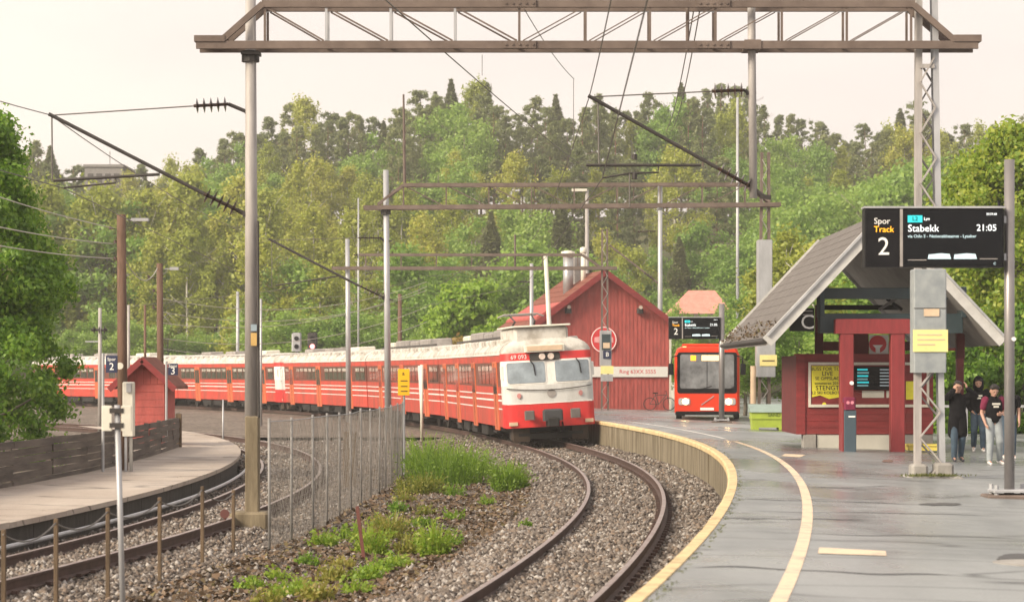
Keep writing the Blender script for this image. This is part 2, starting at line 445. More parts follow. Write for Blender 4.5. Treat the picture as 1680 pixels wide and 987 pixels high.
def offs(X, Y, T, o): return X + np.cos(T) * o, Y - np.sin(T) * o
EX, EY = offs(X2, Y2, T2, 1.855)            # edge of the main platform
LX, LY = offs(X1, Y1, T1, -1.38)            # edge of the far-left platform
PZ, LZ = .79, .30
def xe(y): return np.interp(y, EY, EX)
def plat_z(x, y):
    return PZ - .03 * np.clip(np.asarray(x) - xe(y) - .5, 0, 12)
def pg(px, py):
    """point on the main platform under a pixel"""
    z = .7
    for _ in range(30):
        d = FPX * (CZ - z) / (py - YH); x = (px - 840) * d / FPX; z = float(plat_z(x, d))
    return Vector((x, d, z))

# ------------------------------------------------------------------ terrain: the station flat and the wooded hill behind
SKYX = [-300, 0, 60, 150, 250, 330, 370, 430, 500, 560, 620, 690, 740, 800, 850, 920, 990, 1050, 1130, 1210, 1260, 1300, 1350, 1400, 1450, 1510, 1560, 1610, 1680, 2000]
SKYY = [240, 230, 235, 285, 270, 250, 205, 205, 165, 178, 185, 152, 140, 138, 165, 160, 158, 150, 138, 140, 180, 195, 185, 215, 205, 165, 195, 205, 190, 200]
def sky_y(px): return np.interp(px, SKYX, SKYY)
def sstep(a, b, x): t = np.clip((x - a) / (b - a), 0, 1); return t * t * (3 - 2 * t)
_sx = np.linspace(-400, 2100, 126); _sm = np.convolve(np.pad(sky_y(_sx), 6, mode='edge'), np.ones(13) / 13, 'valid')
def hill(x, y):
    x = np.asarray(x, float); y = np.asarray(y, float)
    px = 840 + x / np.maximum(y, 30) * FPX
    top = CZ + (YH - np.interp(px, _sx, _sm)) * 345 / FPX - 17.5
    h = top * sstep(205, 345, y) + 2.0 * sstep(350, 480, y)
    base = np.where(x > np.interp(y, EY, EX, right=-60) + 1.5, .18, -.42)
    und = .5 * np.sin(x * .05 + 1) * np.sin(y * .03) * sstep(200, 260, y)
    return base + h + und
gx = np.concatenate([np.arange(-230, -60, 5), np.arange(-60, 60, 1.5), np.arange(60, 231, 5)])
gy = np.concatenate([np.arange(-25, 130, 2.0), np.arange(130, 515, 5)])
GX, GY = np.meshgrid(gx, gy)
GZ = hill(GX, GY)
nx_, ny_ = len(gx), len(gy)
idx = np.arange(nx_ * ny_).reshape(ny_, nx_)
gf = np.stack([idx[:-1, :-1], idx[:-1, 1:], idx[1:, 1:], idx[1:, :-1]], -1).reshape(-1, 4)
ter = bpy.data.objects.new('ground', npmesh('ground', np.stack([GX, GY, GZ], -1).reshape(-1, 3), gf, mat['grassland'], True))
ter['kind'] = 'structure'; link(ter)

def bed_z(x, y):
    o2 = x - c2(y); o1 = x - c1(y)
    z = np.full(np.shape(x), -.33)
    z = np.maximum(z, -.14 - .12 * np.clip((np.abs(o2) - 1.25) / .9, 0, 2))
    z = np.maximum(z, -.15 - .12 * np.clip((np.abs(o1) - 1.2) / .8, 0, 2))
    z = np.where(o2 > 1.0, -.14 + .14 * np.clip((o2 - 1.0) / .85, 0, 1) * np.clip((y - 25) / 25, 0, 1), z)
    z = z + .025 * np.sin(x * 3.1 + y * .7) * np.sin(y * 1.3)
    return z
# ballast bed between the two platforms
by = np.concatenate([np.arange(6, 100, .5)])
rows = []
NB = 60
for y in by:
    xl = np.interp(y, LY, LX) + .02; xr = xe(y) + .05
    xs = np.linspace(xl, xr, NB); rows.append(np.stack([xs, np.full(NB, y), bed_z(xs, y)], -1))
V = np.concatenate(rows); ii = np.arange(len(V)).reshape(len(by), NB)
bf = np.stack([ii[:-1, :-1], ii[:-1, 1:], ii[1:, 1:], ii[1:, :-1]], -1).reshape(-1, 4)
bed = link(bpy.data.objects.new('ballast_bed', npmesh('ballast_bed', V, bf, mat['gravel'], True))); bed['kind'] = 'structure'
# farther on: the trackside yard
mb = MB()
ys = np.arange(99.6, 215, 4)
pr = None
for y in ys:
    a = (-75, y, -.2); b = (float(np.interp(y, EY, EX)) + .03, y, -.2)
    mb.v += [a, b]
for i in range(len(ys) - 1): mb.f.append((2 * i, 2 * i + 1, 2 * i + 3, 2 * i + 2)); mb.mi.append(0)
struct('yard_ground', mb, mat['yard'])
mb = MB()
ys = np.arange(5, 100.1, 2)
for y in ys: mb.v += [(-75, y, -.05), (float(np.interp(y, LY, LX)) - 2.75, y, -.05)]
for i in range(len(ys) - 1): mb.f.append((2 * i, 2 * i + 1, 2 * i + 3, 2 * i + 2)); mb.mi.append(0)
struct('embankment_ground', mb, mat['dirt'])

# loose ballast stones, too many to count
def scatter_stones(N, ymin, ymax, smin, smax, seed):
    r = np.random.RandomState(seed)
    u = r.rand(N * 3); y = 1 / (1 / ymin + u * (1 / ymax - 1 / ymin))
    xl = np.interp(y, LY, LX) + .05; xr = xe(y) - .03
    x = xl + r.rand(len(y)) * (xr - xl)
    px = 840 + x / y * FPX
    o1 = np.abs(x - c1(y)); o2 = np.abs(x - c2(y))
    ok = (px > -30) & (px < 1260) & (np.abs(o1 - .75) > .07) & (np.abs(o2 - .75) > .07)
    # thinner on the dirt strip between the tracks
    mid = (x > c1(y) + 1.6) & (x < c2(y) - 2.2)
    ok &= ~(mid & (r.rand(len(y)) > .45))
    x, y = x[ok][:N], y[ok][:N]
    n = len(x)
    z = bed_z(x, y)
    s = smin + (smax - smin) * r.rand(n) ** 2
    dirs = np.array([(1, 0, 0), (-1, 0, 0), (0, 1, 0), (0, -1, 0), (0, 0, 1), (0, 0, -1)], float)
    v = dirs[None] * (s[:, None, None] * (.55 + .6 * r.rand(n, 6, 1))) + (r.rand(n, 6, 3) - .5) * s[:, None, None] * .7
    a = r.rand(n) * 6.283; ca, sa = np.cos(a), np.sin(a)
    vx = v[..., 0] * ca[:, None] - v[..., 1] * sa[:, None]; vy = v[..., 0] * sa[:, None] + v[..., 1] * ca[:, None]
    v = np.stack([vx + x[:, None], vy + y[:, None], v[..., 2] * .8 + (z + s * .25)[:, None]], -1)
    fs = np.array([(0, 2, 4), (2, 1, 4), (1, 3, 4), (3, 0, 4), (2, 0, 5), (1, 2, 5), (3, 1, 5), (0, 3, 5)])
    f = (fs[None] + (np.arange(n) * 6)[:, None, None]).reshape(-1, 3)
    return v.reshape(-1, 3), f
v1, f1 = scatter_stones(52000, 23, 62, .028, .062, 3)
v2, f2 = scatter_stones(16000, 60, 100, .04, .07, 4)
st = link(bpy.data.objects.new('loose_ballast', npmesh('loose_ballast', np.concatenate([v1, v2]), np.concatenate([f1, f2 + len(v1)]), mat['stone'])))
st['kind'] = 'stuff'; tag(st, 'grey brown crushed stone ballast lying around the rails', 'ballast')

# rails
RPROF = [(-.07, -.17), (.07, -.17), (.07, -.155), (.012, -.13), (.012, -.045), (.036, -.035), (.036, -.004), (.03, 0), (-.03, 0), (-.036, -.004), (-.036, -.035), (-.012, -.045), (-.012, -.13), (-.07, -.155)]
def rail(name, X, Y, T, o, z0, parent, lo, hi, stepm=8):
    sel = [i for i in range(0, len(X), stepm) if lo < Y[i] < hi]
    n = len(RPROF); mb = MB()
    for i in sel:
        for (a, b) in RPROF:
            mb.v.append((X[i] + math.cos(T[i]) * (o + a), Y[i] - math.sin(T[i]) * (o + a), z0 + b))
    for k in range(len(sel) - 1):
        for j in range(n):
            j2 = (j + 1) % n
            mb.f.append((k * n + j, k * n + j2, (k + 1) * n + j2, (k + 1) * n + j)); mb.mi.append(1 if j in (6, 7, 8) else 0)
    return part(name, mb, [mat['railside'], mat['railhead']], parent, True)
trk2 = bpy.data.objects.new('platform_track', None); link(trk2); trk2['kind'] = 'structure'
rail('rail', X2, Y2, T2, -.75, 0, trk2, 8, 205); rail('rail', X2, Y2, T2, .75, .075, trk2, 8, 205)
trk1 = bpy.data.objects.new('curved_side_track', None); link(trk1); trk1['kind'] = 'structure'
rail('rail', X1, Y1, T1, -.75, -.02, trk1, 14, 128); rail('rail', X1, Y1, T1, .75, .05, trk1, 14, 128)
# rail clips and tie plates beside the near rails
def clips(X, Y, T, o, z, parent, lo, hi):
    mb = MB(); s = 0; last = None
    for i in range(0, len(X)):
        if not lo < Y[i] < hi: continue
        if last is None or i - last >= 6:
            last = i
            for sd_ in (-1, 1):
                ox = o + sd_ * .11
                cx, cy = X[i] + math.cos(T[i]) * ox, Y[i] - math.sin(T[i]) * ox
                mb.box(cx - .035, cx + .035, cy - .05, cy + .05, z - .17, z - .125)
    p = part('rail_fastenings', mb, mat['railside'], parent, True); p['kind'] = 'stuff'
clips(X2, Y2, T2, -.75, 0, trk2, 18, 70); clips(X2, Y2, T2, .75, .075, trk2, 18, 70)
clips(X1, Y1, T1, -.75, -.02, trk1, 25, 60); clips(X1, Y1, T1, .75, .05, trk1, 25, 60)

# ------------------------------------------------------------------ main platform
ps = [i for i in range(0, len(EX), 10) if 5 < EY[i] < 205]
cols_t = [.13, .5, 1, 1.6, 2.4, 3.5, 5, 7, 9, 11, 12.5, 16, 24, 40, 60]
V = []
for i in ps:
    for t in cols_t:
        x, y = EX[i] + t, EY[i]
        V.append((x, y, float(plat_z(x, y))))
V = np.array(V); n = len(cols_t); ii = np.arange(len(V)).reshape(len(ps), n)
pf = np.stack([ii[:-1, :-1], ii[:-1, 1:], ii[1:, 1:], ii[1:, :-1]], -1).reshape(-1, 4)
plat = link(bpy.data.objects.new('platform', npmesh('platform', V, pf, mat['asphalt'], True))); plat['kind'] = 'structure'
def strip_points(o, lo, hi, st=6):
    return [(X2[i] + math.cos(T2[i]) * o, Y2[i] - math.sin(T2[i]) * o, T2[i]) for i in range(0, len(X2), st) if lo < Y2[i] < hi]
# facing wall panels and the yellow coping, piece by piece along the curve
i = 0
def seg_prism(i0, i1, o0, o1, z0, z1, gap=.0, top_in=0.):
    mb = MB(); pts = []
    for i, s in ((i0, gap), (i1, -gap)):
        tx, ty = math.sin(T2[i]), math.cos(T2[i]); cx, cy = X2[i] + tx * s, Y2[i] + ty * s
        nx, ny = math.cos(T2[i]), -math.sin(T2[i])
        for o, z in ((o0, z0), (o1, z0), (o1, z1), (o0 + top_in, z1), (o0, z1 - top_in)):
            pts.append((cx + nx * o, cy + ny * o, z))
    n = 5
    f = [tuple(range(n - 1, -1, -1)), tuple(range(n, 2 * n))] + [(k, (k + 1) % n, n + (k + 1) % n, n + k) for k in range(n)]
    return mb.add(pts, f)
k0 = int(np.searchsorted(Y2, 12)); k1 = int(np.searchsorted(Y2, 150))
for k in range(k0, k1, 20):
    jit = rnd.uniform(-.012, .012)
    part('wall_panel', seg_prism(k, k + 20, 1.90 + jit, 2.05, -.6, PZ - .098, .006), mat['wallconc'], plat, True)
for k in range(k0, k1, 10):
    part('coping_stone', seg_prism(k, k + 10, 1.855 + rnd.uniform(-.004, .004), 2.0, PZ - .10, PZ + .012 + rnd.uniform(-.003, .003), .003, .03), mat['yellowedge'], plat, True)
# painted warning line
def paint_strip(o, w, lo, hi, zoff):
    pts = strip_points(o, lo, hi); mb = MB()
    for x, y, t in pts:
        for s in (-w / 2, w / 2):
            xx, yy = x + math.cos(t) * s, y - math.sin(t) * s
            mb.v.append((xx, yy, float(plat_z(xx, yy)) + zoff))
    for k in range(len(pts) - 1): mb.f.append((2 * k, 2 * k + 1, 2 * k + 3, 2 * k + 2)); mb.mi.append(0)
    return mb
part('warning_line', paint_strip(2.97, .125, 14, 60, .005), mat['linepaint'], plat, True)
part('warning_line', paint_strip(2.97, .11, 61.5, 86, .005), mat['whitepaint'], plat, True)
def ground_patch(name, corners, m, zoff=.006):
    mb = MB(); vs = []
    for c in corners:
        p = pg(*c); vs.append((p.x, p.y, p.z + zoff))
    mb.add(vs, [tuple(range(len(vs)))]); return part(name, mb, m, plat, True)
ground_patch('painted_dash', [(1342, 908), (1344, 898), (1453, 904), (1455, 912)], mat['linepaint'])
ground_patch('painted_dash', [(1282, 748), (1288, 744), (1322, 746), (1312, 750)], mat['linepaint'])
mat['darkpatch'] = M('dark_damp_patch', (.05, .05, .05), .5, 0, .3, 3)
def blob(cx, cy, rx, ry, n=22, seed=1):
    r = random.Random(seed); out = []
    for k in range(n):
        t = 2 * math.pi * k / n; q = 1 + r.uniform(-.22, .22); out.append((cx + rx * q * math.cos(t), cy + ry * q * math.sin(t)))
    return out
ground_patch('worn_hollow', blob(1680, 915, 46, 6, seed=2), mat['darkpatch'])
ground_patch('worn_hollow', blob(1545, 827, 34, 2.2, seed=3), mat['darkpatch'])
ground_patch('worn_hollow', blob(1456, 756, 9, 2.2, seed=5), M('rusty_stain', (.17, .10, .08), .7))
# tarred seams running across the asphalt
mat['tar'] = M('bitumen_seam', (.085, .088, .095), .55, 0, .3, 3)
for q, (xa, ya, xb, yb, wv) in enumerate(((1196, 818, 1500, 827, .05), (1180, 850, 1420, 853, .06), (1225, 838, 1680, 846, .04), (1135, 930, 1575, 944, .06), (1240, 872, 1680, 884, .035), (1330, 800, 1470, 797, .04))):
    a_, b_ = pg(xa, ya), pg(xb, yb); r_ = random.Random(q + 40); mb = MB(); n_ = 26
    ph = [r_.uniform(0, 6.3) for _ in range(3)]
    for i in range(n_ + 1):
        t = i / n_; p = a_.lerp(b_, t); wob = .10 * math.sin(t * 7 + ph[0]) + .05 * math.sin(t * 19 + ph[1]); w_ = wv * (.35 + .65 * abs(math.sin(t * 5 + ph[2]))) * min(1, 6 * t + .1, 6 * (1 - t) + .1)
        for s_ in (-w_, w_):
            y_ = p.y + wob + s_; mb.v.append((p.x, y_, float(plat_z(p.x, y_)) + .004))
    for i in range(n_): mb.f.append((2 * i, 2 * i + 2, 2 * i + 3, 2 * i + 1)); mb.mi.append(0)
    part('tar_seam', mb, mat['tar'], plat, True)
# manhole cover in the near asphalt
pm = pg(1690, 924)
mb = MB().disc((pm.x, pm.y, pm.z + .004), .34, (0, 0, 1), .012, 24)
part('manhole_cover', mb, mat['concrete'], plat, True)

# ------------------------------------------------------------------ far-left platform
lp = [i for i in range(0, len(LX), 10) if 16 < LY[i] < 96]
V = []
lcols = [0, .15, .5, 1, 1.6, 2.2, 2.9]
for i in lp:
    for t in lcols: V.append((LX[i] - t, LY[i], LZ + .02 * t))
V = np.array(V); n = len(lcols); ii = np.arange(len(V)).reshape(len(lp), n)
pf = np.stack([ii[:-1, 1:], ii[:-1, :-1], ii[1:, :-1], ii[1:, 1:]], -1).reshape(-1, 4)
lplat = link(bpy.data.objects.new('far_platform', npmesh('far_platform', V, pf, mat['palegrit'], True))); lplat['kind'] = 'structure'
mat['darkwall'] = M('dark_damp_wall', (.05, .045, .04), .8, 0, .4, 2.5, .4, stretch=(3, 3, .6))
def seg1(i0, i1, o0, o1, z0, z1, gap=0.):
    mb = MB(); pts = []
    for i, s in ((i0, gap), (i1, -gap)):
        tx, ty = math.sin(T1[i]), math.cos(T1[i]); cx, cy = X1[i] + tx * s, Y1[i] + ty * s
        nx, ny = math.cos(T1[i]), -math.sin(T1[i])
        for o, z in ((o0, z0), (o1, z0), (o1, z1), (o0, z1)): pts.append((cx + nx * o, cy + ny * o, z))
    n = 4
    return mb.add(pts, [(3, 2, 1, 0), (4, 5, 6, 7)] + [(k, (k + 1) % n, n + (k + 1) % n, n + k) for k in range(n)])
k0 = int(np.searchsorted(Y1, 20)); k1 = int(np.searchsorted(Y1, 95))
for k in range(k0, k1 - 15, 15):
    part('wall_panel', seg1(k, k + 15, -1.42, -1.6, -.5, LZ - .075, .008), mat['darkwall'], lplat, True)
    part('edge_slab', seg1(k, k + 15, -1.33, -1.72, LZ - .07, LZ + .014 + rnd.uniform(-.006, .006), .006), mat['palegrit'], lplat, True)
# pale service pipe along the foot of that platform
pts = [(X1[i] + math.cos(T1[i]) * -1.12, Y1[i] - math.sin(T1[i]) * -1.12, .02) for i in range(0, len(X1), 15) if 30 < Y1[i] < 72]
solo('service_pipe', MB().tube(pts, .035, 8), mat['galv'], 'grey pipe running along the foot of the far-left platform', 'pipe')
# ------------------------------------------------------------------ overhead line: gantries
def zigzag(mb, a0, a1, b0, b1, n, w):
    """lacing bars between two legs a0-a1 and b0-b1"""
    a0, a1, b0, b1 = map(Vector, (a0, a1, b0, b1))
    for i in range(n):
        t0, t1 = i / n, (i + 1) / n
        p, q = (a0.lerp(a1, t0), b0.lerp(b1, t1)) if i % 2 == 0 else (b0.lerp(b1, t0), a0.lerp(a1, t1))
        mb.beam(p, q, w, w * .4)
    return mb

# --- near gantry
D = 41.0
gA = thing('overhead_gantry', 'large near gantry of rusty trusswork spanning both tracks at the top of the picture', 'gantry', (-4.4, D, -.4))
def PA(px, py, dd=0.): p = P(px, py, D); return Vector((p.x, D + dd, p.z))
for dd in (-.24, .24):
    part('bottom_chord', MB().beam(PA(325, 77, dd), PA(1600, 77, dd), .08, .13), mat['rust'], gA)
    part('top_chord', MB().beam(PA(432, 10, dd), PA(1497, 10, dd), .08, .12), mat['rust'], gA)
    part('end_brace', MB().beam(PA(366, 70, dd), PA(434, 10, dd), .09, .10), mat['rust'], gA)
    part('end_brace', MB().beam(PA(1495, 12, dd), PA(1562, 70, dd), .09, .10), mat['rust'], gA)
part('end_plate', MB().box(PA(322, 0).x, PA(372, 0).x, D - .3, D + .3, PA(0, 72).z, PA(0, 62).z), mat['rust'], gA)
part('end_plate', MB().box(PA(1560, 0).x, PA(1605, 0).x, D - .3, D + .3, PA(0, 72).z, PA(0, 61).z), mat['rust'], gA)
vs = [437, 537, 642, 747, 852, 960, 1065, 1172, 1280, 1386, 1491]
for i, x in enumerate(vs):
    for dd in (-.24, .24):
        part('upright', MB().beam(PA(x, 17, dd), PA(x, 70, dd), .04, .025, up=(0, 1, 0)), mat['galv' if i in (1, 2, 3) else 'rust'], gA)
        if i < 4: part('diagonal_brace', MB().beam(PA(x + 4, 17, dd), PA(vs[i + 1] - 4, 70, dd), .028, .02, up=(0, 1, 0)), mat['rust'], gA)
        elif i < 10: part('diagonal_brace', MB().beam(PA(x + 6, 70, dd), PA(vs[i + 1] - 6, 17, dd), .018, .015, up=(0, 1, 0)), mat['rust'], gA)
    part('cross_tie', MB().beam(PA(x, 77, -.24), PA(x, 77, .24), .05, .03), mat['rust'], gA)
for x in (852, 1168):
    for yy in (10, 77):
        mb = MB().box(PA(x - 27, 0).x, PA(x + 27, 0).x, D - .31, D - .288, PA(0, yy + 6).z, PA(0, yy - 6).z)
        for q in range(5):
            mb.disc((PA(x - 22 + q * 11, 0).x, D - .33, PA(0, yy).z), .022, (0, 1, 0), .03, 6)
        part('splice_plate', mb, mat['rust'], gA)
# left mast, its ochre lower casing and plinth
bl = PA(413, 893)
part('mast', MB().tube([(bl.x, D, PA(0, 690).z), (PA(411, 0).x, D, PA(0, -60).z)], [.118, .085], 12), mat['mast'], gA, smooth=True)
part('clamp_collar', MB().tube([PA(411, 102), PA(411, 84)], .15, 12).box(PA(397, 0).x, PA(427, 0).x, D - .2, D + .2, PA(0, 91).z, PA(0, 86).z), mat['darksteel'], gA)
part('mast_casing', MB().bbox(bl.x - .10, bl.x + .13, D - .13, D + .13, -.45, PA(0, 682).z, .02), mat['pole_base'], gA)
part('plinth', MB().bbox(bl.x - .34, bl.x + .30, D - .32, D + .32, -.7, PA(0, 838).z, .04), mat['pole_base'], gA)
part('cable_duct', MB().tube([(bl.x + .13, D - .1, 1.7), (bl.x + .115, D - .1, 5.0)], .022, 6), mat['darksteel'], gA)
part('marker_plate', MB().box(bl.x + .0, bl.x + .10, D - .145, D - .13, PA(0, 567).z, PA(0, 546).z), M('faded_amber_tag', (.55, .36, .12), .6), gA)
part('marker_plate', MB().box(bl.x - .0, bl.x + .10, D - .145, D - .13, PA(0, 543).z, PA(0, 532).z), M('faded_blue_tag', (.28, .36, .42), .5), gA)
# right lattice mast
zb = .62
for sx, x0, x1 in ((-1, 1505, 1507), (1, 1545, 1531)):
    a = Vector((PA(x0, 0).x, D, zb)); b = Vector((PA(x1, 0).x, D, PA(0, -60).z))
    mb = MB().beam(a + Vector((0, -.10, 0)), b + Vector((0, -.10, 0)), .10, .02, up=(0, 1, 0))
    mb.beam(a + Vector((0, .10, 0)), b + Vector((0, .10, 0)), .10, .02, up=(0, 1, 0))
    mb.beam(a + Vector((sx * .045, 0, 0)), b + Vector((sx * .045, 0, 0)), .012, .2, up=(0, 1, 0))
    part('mast_leg', mb, mat['mast' if sx < 0 else 'galv'], gA)
for dd in (-.125, .125):
    mb = zigzag(MB(), (PA(1507, 0).x, D + dd, PA(0, 800).z), (PA(1508, 0).x, D + dd, PA(0, 95).z), (PA(1543, 0).x, D + dd, PA(0, 800).z), (PA(1531, 0).x, D + dd, PA(0, 95).z), 17 if dd < 0 else 18, .06)
    part('lacing', mb, mat['mast'], gA)
part('tie_plate', MB().beam(PA(1507, 110, -.13), PA(1531, 110, -.13), .02, .07, up=(0, 0, 1)), mat['mast'], gA)
cv = part('grey_cover_box', MB().bbox(PA(1496, 0).x, PA(1549, 0).x, D - .22, D + .2, PA(0, 611).z, PA(0, 442).z, .015), M('mottled_zinc', (.36, .39, .40), .5, .2, .25, 4, col2=(.25, .28, .30)), gA)
y0 = D - .222
for yy in (506, 576):
    part('cover_seam', MB().box(PA(1496, 0).x, PA(1549, 0).x, y0 - .006, y0 + .002, PA(0, yy + .6).z, PA(0, yy - .6).z), mat['darksteel'], cv)
ys_ = part('yellow_notice', MB().box(PA(1494, 0).x, PA(1551, 0).x, y0 - .02, y0 - .008, PA(0, 577).z, PA(0, 541).z), mat['paleyellow'], gA)
for q, (t, s) in enumerate(((0, 0), (1, 0), (2, 0))):
    part('printed_line', MB().box(PA(1501, 0).x, PA((1541, 1546, 1530)[q], 0).x, y0 - .026, y0 - .021, PA(0, 550.2 + q * 8).z, PA(0, 548 + q * 8).z), mat['platetan'], ys_)
part('tan_label', MB().box(PA(1512, 0).x, PA(1537, 0).x, y0 - .018, y0 - .006, PA(0, 519).z, PA(0, 507).z), mat['platetan'], gA)
part('plinth', MB().bbox(PA(1478, 0).x, PA(1575, 0).x, D - .48, D + .42, .5, .735, .05).bbox(PA(1493, 0).x, PA(1520, 0).x, D - .2, D + .2, .7, .93, .04).bbox(PA(1532, 0).x, PA(1562, 0).x, D - .2, D + .2, .7, .95, .04), mat['concrete'], gA)
# drop posts hanging from the truss
part('drop_post', MB().tube([PA(1232, -60), PA(1236, 325)], .068, 10), mat['mast'], gA, smooth=True)
part('drop_post_clamp', MB().box(PA(1219, 0).x, PA(1246, 0).x, D - .3, D + .3, PA(0, 84).z, PA(0, 69).z), mat['rust'], gA)
part('drop_post', MB().tube([PA(1128, -60), PA(1128, 84)], .03, 8), mat['rust'], gA)
def cantilever(g, pd, root, tip, i0, i1, top_root, ti0, ti1, bar, drops, r=.032):
    """inclined bracket tube with its insulators, top stay, registration bar and steady arm"""
    part('bracket_tube', MB().tube([pd(*root), pd(*i0)], r * 1.2, 8).tube([pd(*i1), pd(*tip)], r, 8), mat['darksteel'], g)
    part('strut_insulator', MB().insul(pd(*i0), pd(*i1), 5, .14 * r / .032, .035), mat['insul'], g)
    part('stay_bracket', MB().tube([pd(*top_root), pd(*ti0)], r, 8).beam(pd(top_root[0] - 4, top_root[1]), pd(top_root[0] + 12, top_root[1]), .06, .06), mat['darksteel'], g)
    part('stay_insulator', MB().insul(pd(*ti0), pd(*ti1), 5, .13 * r / .032, .03), mat['insul'], g)
    part('stay_rod', MB().tube([pd(*ti1), pd(tip[0] + 8, tip[1] + 2)], .012, 6), mat['wire'], g)
    part('mast_clamp', MB().beam(pd(root[0] - 5, root[1]), pd(root[0] + 13, root[1] + 2), .09, .07), mat['darksteel'], g)
    if bar:
        part('registration_bar', MB().tube([pd(*bar[0]), pd(*bar[1])], .026, 8), mat['darksteel'], g)
        part('steady_arm', MB().tube([pd(*p) for p in bar[2]], .018, 6), mat['darksteel'], g)
    for a, b in drops: part('dropper', MB().tube([pd(*a), pd(*b)], .014, 6), mat['wire'], g)
cantilever(gA, PA, (404, 352), (80, 187), (388, 344), (335, 318), (406, 184), (375, 171), (318, 174),
           [(88, 296), (262, 286), [(190, 290), (190, 300), (105, 308)]], [((85, 190), (86, 296))])
cantilever(gA, PA, (1252, 322), (965, 157), (1232, 306), (1178, 276), (1228, 153), (1222, 148), (1168, 150),
           [(962, 271), (1150, 271), [(1080, 271), (1080, 283), (1035, 284), (988, 292)]], [((981, 166), (983, 271)), ((1033, 284), (1033, 340))])
part('arm_weight', MB().tube([PA(1041, 262), PA(1041, 253)], .045, 8), mat['darksteel'], gA)
part('arm_weight', MB().tube([PA(1041, 294), PA(1041, 284)], .045, 8), mat['darksteel'], gA)

# --- middle gantry, beside the front of the train
D2 = 90.0
gB = thing('overhead_gantry', 'middle gantry of slim rusty trusswork whose left mast stands before the leading coach', 'gantry', (-4.6, D2, .1), group=None)
def PB(px, py, dd=0.): p = P(px, py, D2); return Vector((p.x, D2 + dd, p.z))
for dd in (-.25, .25):
    part('bottom_chord', MB().beam(PB(597, 341, dd), PB(1280, 336, dd), .09, .15), mat['rust'], gB)
    part('top_chord', MB().beam(PB(662, 304, dd), PB(1222, 303, dd), .09, .12), mat['rust'], gB)
    part('end_brace', MB().beam(PB(620, 336, dd), PB(662, 304, dd), .07, .09), mat['rust'], gB)
    part('end_brace', MB().beam(PB(1222, 303, dd), PB(1262, 332, dd), .07, .09), mat['rust'], gB)
    xs = list(range(662, 1223, 70))
    for i, x in enumerate(xs):
        part('upright', MB().beam(PB(x, 304, dd), PB(x, 340, dd), .035, .02, up=(0, 1, 0)), mat['rust'], gB)
        if i + 1 < len(xs):
            a, b = ((x, 304), (x + 70, 340)) if i < 4 else ((x, 340), (x + 70, 304))
            part('diagonal_brace', MB().beam(PB(*a, dd), PB(*b, dd), .022, .015, up=(0, 1, 0)), mat['rust'], gB)
part('mast', MB().tube([PB(637, 716), PB(633, 279)], [.125, .10], 12), mat['galv'], gB, smooth=True)
part('mast_foot', MB().tube([PB(637, 730), PB(637, 708)], .13, 10), mat['rust'], gB)
part('clamp_collar', MB().tube([PB(633, 352), PB(633, 344)], .19, 10), mat['darksteel'], gB)
part('lightning_post', MB().tube([PB(664, 304), PB(662, 155)], [.06, .035], 8), mat['rust'], gB)
for sx, x0 in ((-1, 1246), (1, 1261)):
    part('mast_leg', MB().beam(PB(x0 + sx * 1, 690), PB(x0 - sx * 2 + (2 if sx > 0 else 2), 250), .10, .22, up=(0, 1, 0)), mat['rust'], gB)
part('lacing', zigzag(MB(), PB(1248, 690, -.12), PB(1250, 262, -.12), PB(1260, 690, -.12), PB(1258, 262, -.12), 26, .05), mat['mast'], gB)
part('grey_cover_box', MB().bbox(PB(1242, 0).x, PB(1266, 0).x, D2 - .3, D2 + .3, PB(0, 505).z, PB(0, 394).z, .02), mat['galv'], gB)
part('grey_cover_box', MB().bbox(PB(1240, 0).x, PB(1271, 0).x, D2 - .32, D2 + .3, PB(0, 618).z, PB(0, 553).z, .02), mat['galv'], gB)
ny = part('yellow_notice', MB().box(PB(1245, 0).x, PB(1273, 0).x, D2 - .35, D2 - .325, PB(0, 600).z, PB(0, 582).z), mat['paleyellow'], gB)
part('printed_line', MB().box(PB(1249, 0).x, PB(1269, 0).x, D2 - .36, D2 - .351, PB(0, 592.5).z, PB(0, 590.5).z), mat['oldpost'], ny)
part('cream_pipe', MB().tube([PB(1236, 662), PB(1236, 600)], .11, 10), mat['platetan'], gB)
part('drop_post', MB().tube([PB(1083, 300), PB(1083, 345)], .09, 8), mat['galv'], gB)
cantilever(gB, PB, (632, 490), (441, 392), (628, 487), (588, 468), (631, 395), (624, 390), (588, 390), [(452, 468), (560, 452), [(500, 460), (456, 476)]], [((446, 394), (446, 470))], r=.045)

# --- far gantry in front of the red goods shed
D3 = 120.0
gC = thing('overhead_gantry', 'far gantry whose lattice mast stands in front of the red goods shed', 'gantry', (-8.1, D3, 0))
def PC(px, py, dd=0.): p = P(px, py, D3); return Vector((p.x, D3 + dd, p.z))
for dd in (-.25, .25):
    part('bottom_chord', MB().beam(PC(545, 440, dd), PC(1012, 440, dd), .1, .16), mat['rust'], gC)
    part('top_chord', MB().beam(PC(590, 418, dd), PC(955, 418, dd), .09, .12), mat['rust'], gC)
    part('end_brace', MB().beam(PC(955, 418, dd), PC(985, 438, dd), .09, .1), mat['rust'], gC)
    for x in range(600, 960, 58):
        part('upright', MB().beam(PC(x, 418, dd), PC(x, 440, dd), .04, .02, up=(0, 1, 0)), mat['rust'], gC)
part('mast', MB().tube([PC(572, 692), PC(570, 392)], [.14, .11], 10), mat['galv'], gC, smooth=True)
part('hanger', MB().tube([PC(845, 385), PC(845, 442)], .05, 8), mat['rust'], gC)
for sx, x0 in ((-1, 987), (1, 998)):
    part('mast_leg', MB().beam(PC(x0, 700), PC(x0 + (1 if sx < 0 else -2), 376), .09, .24, up=(0, 1, 0)), mat['rust'], gC)
